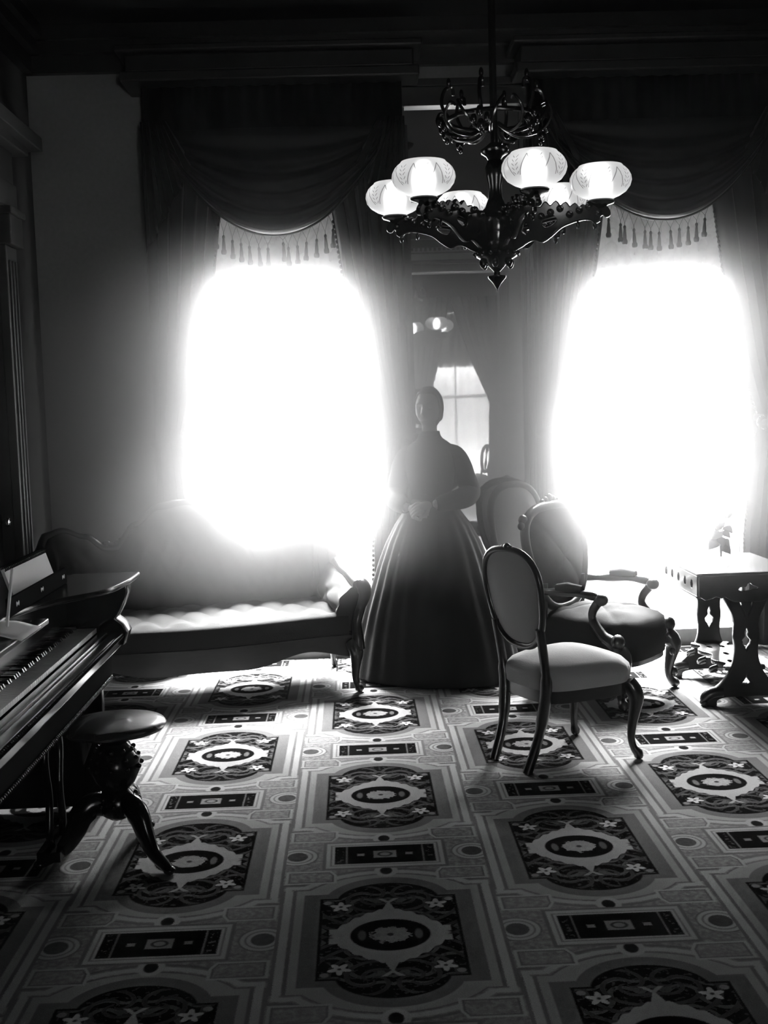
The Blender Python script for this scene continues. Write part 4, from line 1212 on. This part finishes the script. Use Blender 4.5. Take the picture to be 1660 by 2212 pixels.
# hands: left hand laid over the right, fingers of both curled
def hand(wr, pc, dirv, up, s, curl):
    """wr wrist, pc knuckle centre, dirv finger direction, up back-of-hand normal; returns skinned chains"""
    wr, pc, dv, un = Vector(wr), Vector(pc), Vector(dirv).normalized(), Vector(up).normalized()
    side = dv.cross(un).normalized()
    k = SK(); k.chain([(*wr, .022)])
    mid = wr.lerp(pc, .55)
    k.chain([(*mid, (.030)), (*pc, .028)], 0)
    vs, fs = skin_mesh(k, 2); body.add(vs, fs)
    ln = (.066, .074, .070, .056)
    for i in range(4):
        off = side * (-.027 + .018 * i) * s
        p0 = wr.lerp(pc, .75) + off * .9; p1 = pc + off + dv * .004
        a = curl + .08 * i; L_ = ln[i]
        d1 = (dv * cos(a * .5) - un * sin(a * .5)); d2 = (dv * cos(a * 1.3) - un * sin(a * 1.3)); d3 = (dv * cos(a * 1.9) - un * sin(a * 1.9))
        p2 = p1 + d1 * L_ * .45; p3 = p2 + d2 * L_ * .32; p4 = p3 + d3 * L_ * .24
        k = SK(); k.chain([(*p0, .0105), (*p1, .0105), (*p2, .0092), (*p3, .0085), (*p4, .0072)]); vs, fs = skin_mesh(k, 2); body.add(vs, fs)
    tb0 = wr.lerp(pc, .35) - side * .018 * s; t1 = tb0 - side * .022 * s + dv * .022; t2 = t1 + dv * .030 - side * .006 * s - un * .006; t3 = t2 + dv * .022 - un * .008
    k = SK(); k.chain([(*tb0, .014), (*t1, .0125), (*t2, .0105), (*t3, .0085)]); vs, fs = skin_mesh(k, 2); body.add(vs, fs)
hand((-.075, -.19, .99), (-.005, -.222, .985), (.9, -.1, -.25), (0, -.95, .25), -1, .75)
hand((.075, -.215, 1.015), (.005, -.250, 1.000), (-.9, -.05, -.42), (.05, -.9, .42), 1, .45)
# head
hd = []
NH, MH = 72, 64
def head_pt(th, ph):
    # th azimuth (0 = +x, -90deg = face), ph polar from the crown
    d = Vector((sin(ph) * cos(th), sin(ph) * sin(th), cos(ph)))
    x, y, z = d.x * .072, d.y * .092, d.z * .112
    front = max(0, -d.y)
    if z < 0:                                     # jaw: narrow and forward
        t = -z / .112; x *= 1 - .34 * t * t; y = y * (1 - .18 * t) - .012 * t
        if d.y > 0: y *= 1 - .35 * t
    def g(cx, cz, sx, sz): return exp(-((x - cx) / sx) ** 2 - ((z - cz) / sz) ** 2) * (1 if d.y < 0 else 0)
    y -= .026 * g(0, -.026, .011, .015) + .016 * g(0, -.002, .008, .022)       # nose
    y += .015 * g(-.029, .006, .016, .012) + .015 * g(.029, .006, .016, .012)  # eye sockets
    y -= .006 * g(0, .024, .04, .008)                                       # brow
    y -= .009 * g(0, -.054, .019, .006) - .008 * g(0, -.0625, .018, .003) + .009 * g(0, -.071, .016, .006)   # lips
    y += .006 * g(0, -.083, .02, .005); y -= .009 * g(0, -.098, .018, .010)                                      # chin
    y -= .004 * (g(-.04, -.02, .016, .02) + g(.04, -.02, .016, .02))         # cheeks
    return (x, y, z)
rings = []
for i in range(MH + 1):
    ph = pi * min(max(i, .05), MH - .05) / MH
    rings.append([(lambda q: (q[0], q[1] - .018, q[2] + 1.545))(head_pt(2 * pi * j / NH, ph)) for j in range(NH)])
body.loft(rings)
for s in (-1, 1):
    body.ball((s * .073, .0, 1.54), (.010, .020, .030), 10, 7)
bo = body.build('body', M['skin'], pr_, fix=True)
rm_ = bo.modifiers.new('fuse', 'REMESH'); rm_.mode = 'VOXEL'; rm_.voxel_size = .0032; rm_.use_smooth_shade = True
sm = bo.modifiers.new('smooth', 'SMOOTH'); sm.factor = .5; sm.iterations = 1
# eyes
for s in (-1, 1):
    eb = MB().ball((s * .029, -.084, 1.551), (.0105, .0105, .0085), 14, 10).build('eye', M['whitepaint'], pr_)
    MB().ball((s * .029, -.0915, 1.551), (.0045, .004, .0045), 10, 6).build('iris', M['black'], eb)
    MB().tube(catmull([(s * .012, -.106, 1.570), (s * .028, -.105, 1.576), (s * .046, -.092, 1.570)], 5), .0028, 6).build('eyebrow', M['hair'], pr_)
# hair: centre-parted, drawn smoothly over the ears to a low bun
rings = []
for i in range(31):
    ph = pi * .985 * max(i, .03) / 30; ring = []
    for j in range(48):
        th = 2 * pi * j / 48
        d = Vector((sin(ph) * cos(th), sin(ph) * sin(th), cos(ph)))
        x, y, z = d.x * .084, d.y * .100 + .004, d.z * .122
        fr = -d.y
        if fr > .25 and z < .075 - 0.02 * 0:                    # pull the front in behind the face
            k = min(1, (fr - .25) / .3) * min(1, (.085 - z) / .03)
            y += k * .085 * max(0, fr); x *= 1 - .10 * k
        if z < -.05: x *= .90; y = y * .9 + .012
        if abs(x) < .01 and z > .05: z -= .004
        ring.append((x, y - .012, z + 1.552))
    rings.append(ring)
hr = MB().loft(rings); hr.ball((0, .100, 1.505), (.05, .04, .045), 16, 10)
hr.build('hair', M['hair'], pr_)
# bodice with shaped waist
rings = []
for z, rx, ry, cy_ in ((.985, .122, .098, 0), (1.02, .112, .088, 0), (1.05, .114, .09, 0), (1.12, .130, .105, -.005), (1.20, .146, .118, -.012), (1.26, .150, .112, -.008), (1.30, .150, .095, .0), (1.335, .130, .078, .0), (1.358, .095, .066, 0), (1.375, .068, .060, 0), (1.392, .058, .057, -.002), (1.402, .0555, .056, -.004)):
    rings.append([(rx * cos(2 * pi * j / 40), cy_ + ry * sin(2 * pi * j / 40), z) for j in range(40)])
MB().loft(rings, True, False).build('bodice', M['dress'], pr_, solid=.004, sub=1)
mb = MB().rev([(.0525, 1.392), (.0585, 1.398), (.0575, 1.412), (.054, 1.415)], (0, -.008, 0), n=24, caps=False); mb.build('collar', M['dress'], pr_, solid=.004)
mb = MB()
for k in range(9): mb.ball((0, -.105 - .02 * sin(k / 8 * pi) + .0 + (.035 if k > 7 else 0) + (.02 if k > 6 else 0), 1.06 + .032 * k), .0055, 8, 5)
mb.build('bodice_button', M['black'], pr_)
for s in (-1, 1):
    if s > 0: ctr = [(.060, 0, 1.300), (.138, .004, 1.290), (.182, .010, 1.23), (.205, .016, 1.14), (.225, .016, 1.075), (.213, -.03, 1.042), (.178, -.10, 1.03), (.12, -.175, 1.018), (.090, -.20, 1.014)]
    else: ctr = [(-.060, 0, 1.300), (-.138, .004, 1.290), (-.182, .010, 1.23), (-.205, .016, 1.14), (-.225, .016, 1.070), (-.213, -.025, 1.035), (-.178, -.09, 1.018), (-.12, -.155, 1.002), (-.090, -.178, .994)]
    p2 = catmull(ctr, 5); rr = [interp([(0, .030), (5, .047), (10, .050), (15, .056), (22, .062), (27, .060), (33, .050), (40, .032)], i) for i in range(len(p2))]
    MB().tube(p2, rr, 14, caps=False).build('sleeve', M['dress'], pr_, solid=.003)
# hoop skirt with gathered folds
rings = []
NS = 120
prof_s = [(1.03, .112, .088), (1.005, .130, .105), (.96, .165, .135), (.88, .222, .185), (.78, .275, .225), (.66, .322, .262), (.52, .368, .298), (.38, .415, .328), (.24, .455, .348), (.12, .482, .362), (.04, .500, .372), (.008, .505, .374)]
for z, rx, ry in [(lambda t: (interp([(i, p[0]) for i, p in enumerate(prof_s)], t), interp([(i, p[1]) for i, p in enumerate(prof_s)], t), interp([(i, p[2]) for i, p in enumerate(prof_s)], t)))(k / 4) for k in range(4 * (len(prof_s) - 1) + 1)]:
    ring = []
    for j in range(NS * 2):
        a = 2 * pi * j / (NS * 2)
        low = (1.03 - z)
        fo = 1 + (.022 * min(1, low * 3)) * sin(22 * a + 1.5 * sin(3 * a)) * (1 - .5 * low) + .010 * low * sin(9 * a + 2)
        ring.append((rx * fo * cos(a), ry * fo * sin(a), z))
    rings.append(ring)
MB().loft(rings, True, False).build('skirt', M['dress'], pr_, solid=.003)

# ================================================================== HAZE volumes added to imitate lens glare
def air(name, dens, g, radii=None):
    m = new_mat(name); nt = m.node_tree; nt.nodes.clear()
    o_ = nt.nodes.new('ShaderNodeOutputMaterial'); v_s = nt.nodes.new('ShaderNodeVolumeScatter')
    v_s.inputs['Color'].default_value = (1, 1, 1, 1); v_s.inputs['Density'].default_value = dens; v_s.inputs['Anisotropy'].default_value = g
    if radii:                      # thins out smoothly towards its rim
        tc = nt.nodes.new('ShaderNodeTexCoord'); vm = nt.nodes.new('ShaderNodeVectorMath'); vm.operation = 'DIVIDE'; vm.inputs[1].default_value = radii
        ln = nt.nodes.new('ShaderNodeVectorMath'); ln.operation = 'DOT_PRODUCT'
        nt.links.new(tc.outputs['Object'], vm.inputs[0]); nt.links.new(vm.outputs[0], ln.inputs[0]); nt.links.new(vm.outputs[0], ln.inputs[1])
        sb = nt.nodes.new('ShaderNodeMath'); sb.operation = 'SUBTRACT'; sb.use_clamp = True; sb.inputs[0].default_value = 1.0
        nt.links.new(ln.outputs['Value'], sb.inputs[1])
        pw = nt.nodes.new('ShaderNodeMath'); pw.operation = 'POWER'; pw.inputs[1].default_value = 1.6; nt.links.new(sb.outputs[0], pw.inputs[0])
        ml = nt.nodes.new('ShaderNodeMath'); ml.operation = 'MULTIPLY'; ml.inputs[1].default_value = dens; nt.links.new(pw.outputs[0], ml.inputs[0])
        nt.links.new(ml.outputs[0], v_s.inputs['Density'])
    nt.links.new(v_s.outputs[0], o_.inputs['Volume'])
    return m
hzo = MB().box(XL + .002, XR - .002, YM + .002, YB - .002, .002, ZC - .002).build('glare_haze', air('glare_air', .007, .97), None, smooth=False)  # thin added scatter, spreads a faint glare through the whole room
tag(hzo, 'thin added haze volume through the front parlour, standing in for lens glare', 'haze', kind='stuff')
for nm, c_, r_, dn in (('in front of the left window', (-.50, 5.95, 1.50), (1.42, 1.15, 1.06), 1.6), ('in front of the right window', (1.76, 5.95, 1.50), (1.40, 1.15, 1.06), .95), ('around the person before the mirror', (.72, 5.95, 1.52), (1.05, 1.15, 1.05), .88)):
    o = MB().ball((0, 0, 0), r_, 48, 28).build('window_glare_haze', air('window_glare_air', dn, .925, r_), None)  # added volumes that shape the bloom around windows and mirror
    o.location = c_
    tag(o, 'added haze volume imitating lens glare %s' % nm, 'haze', kind='stuff')
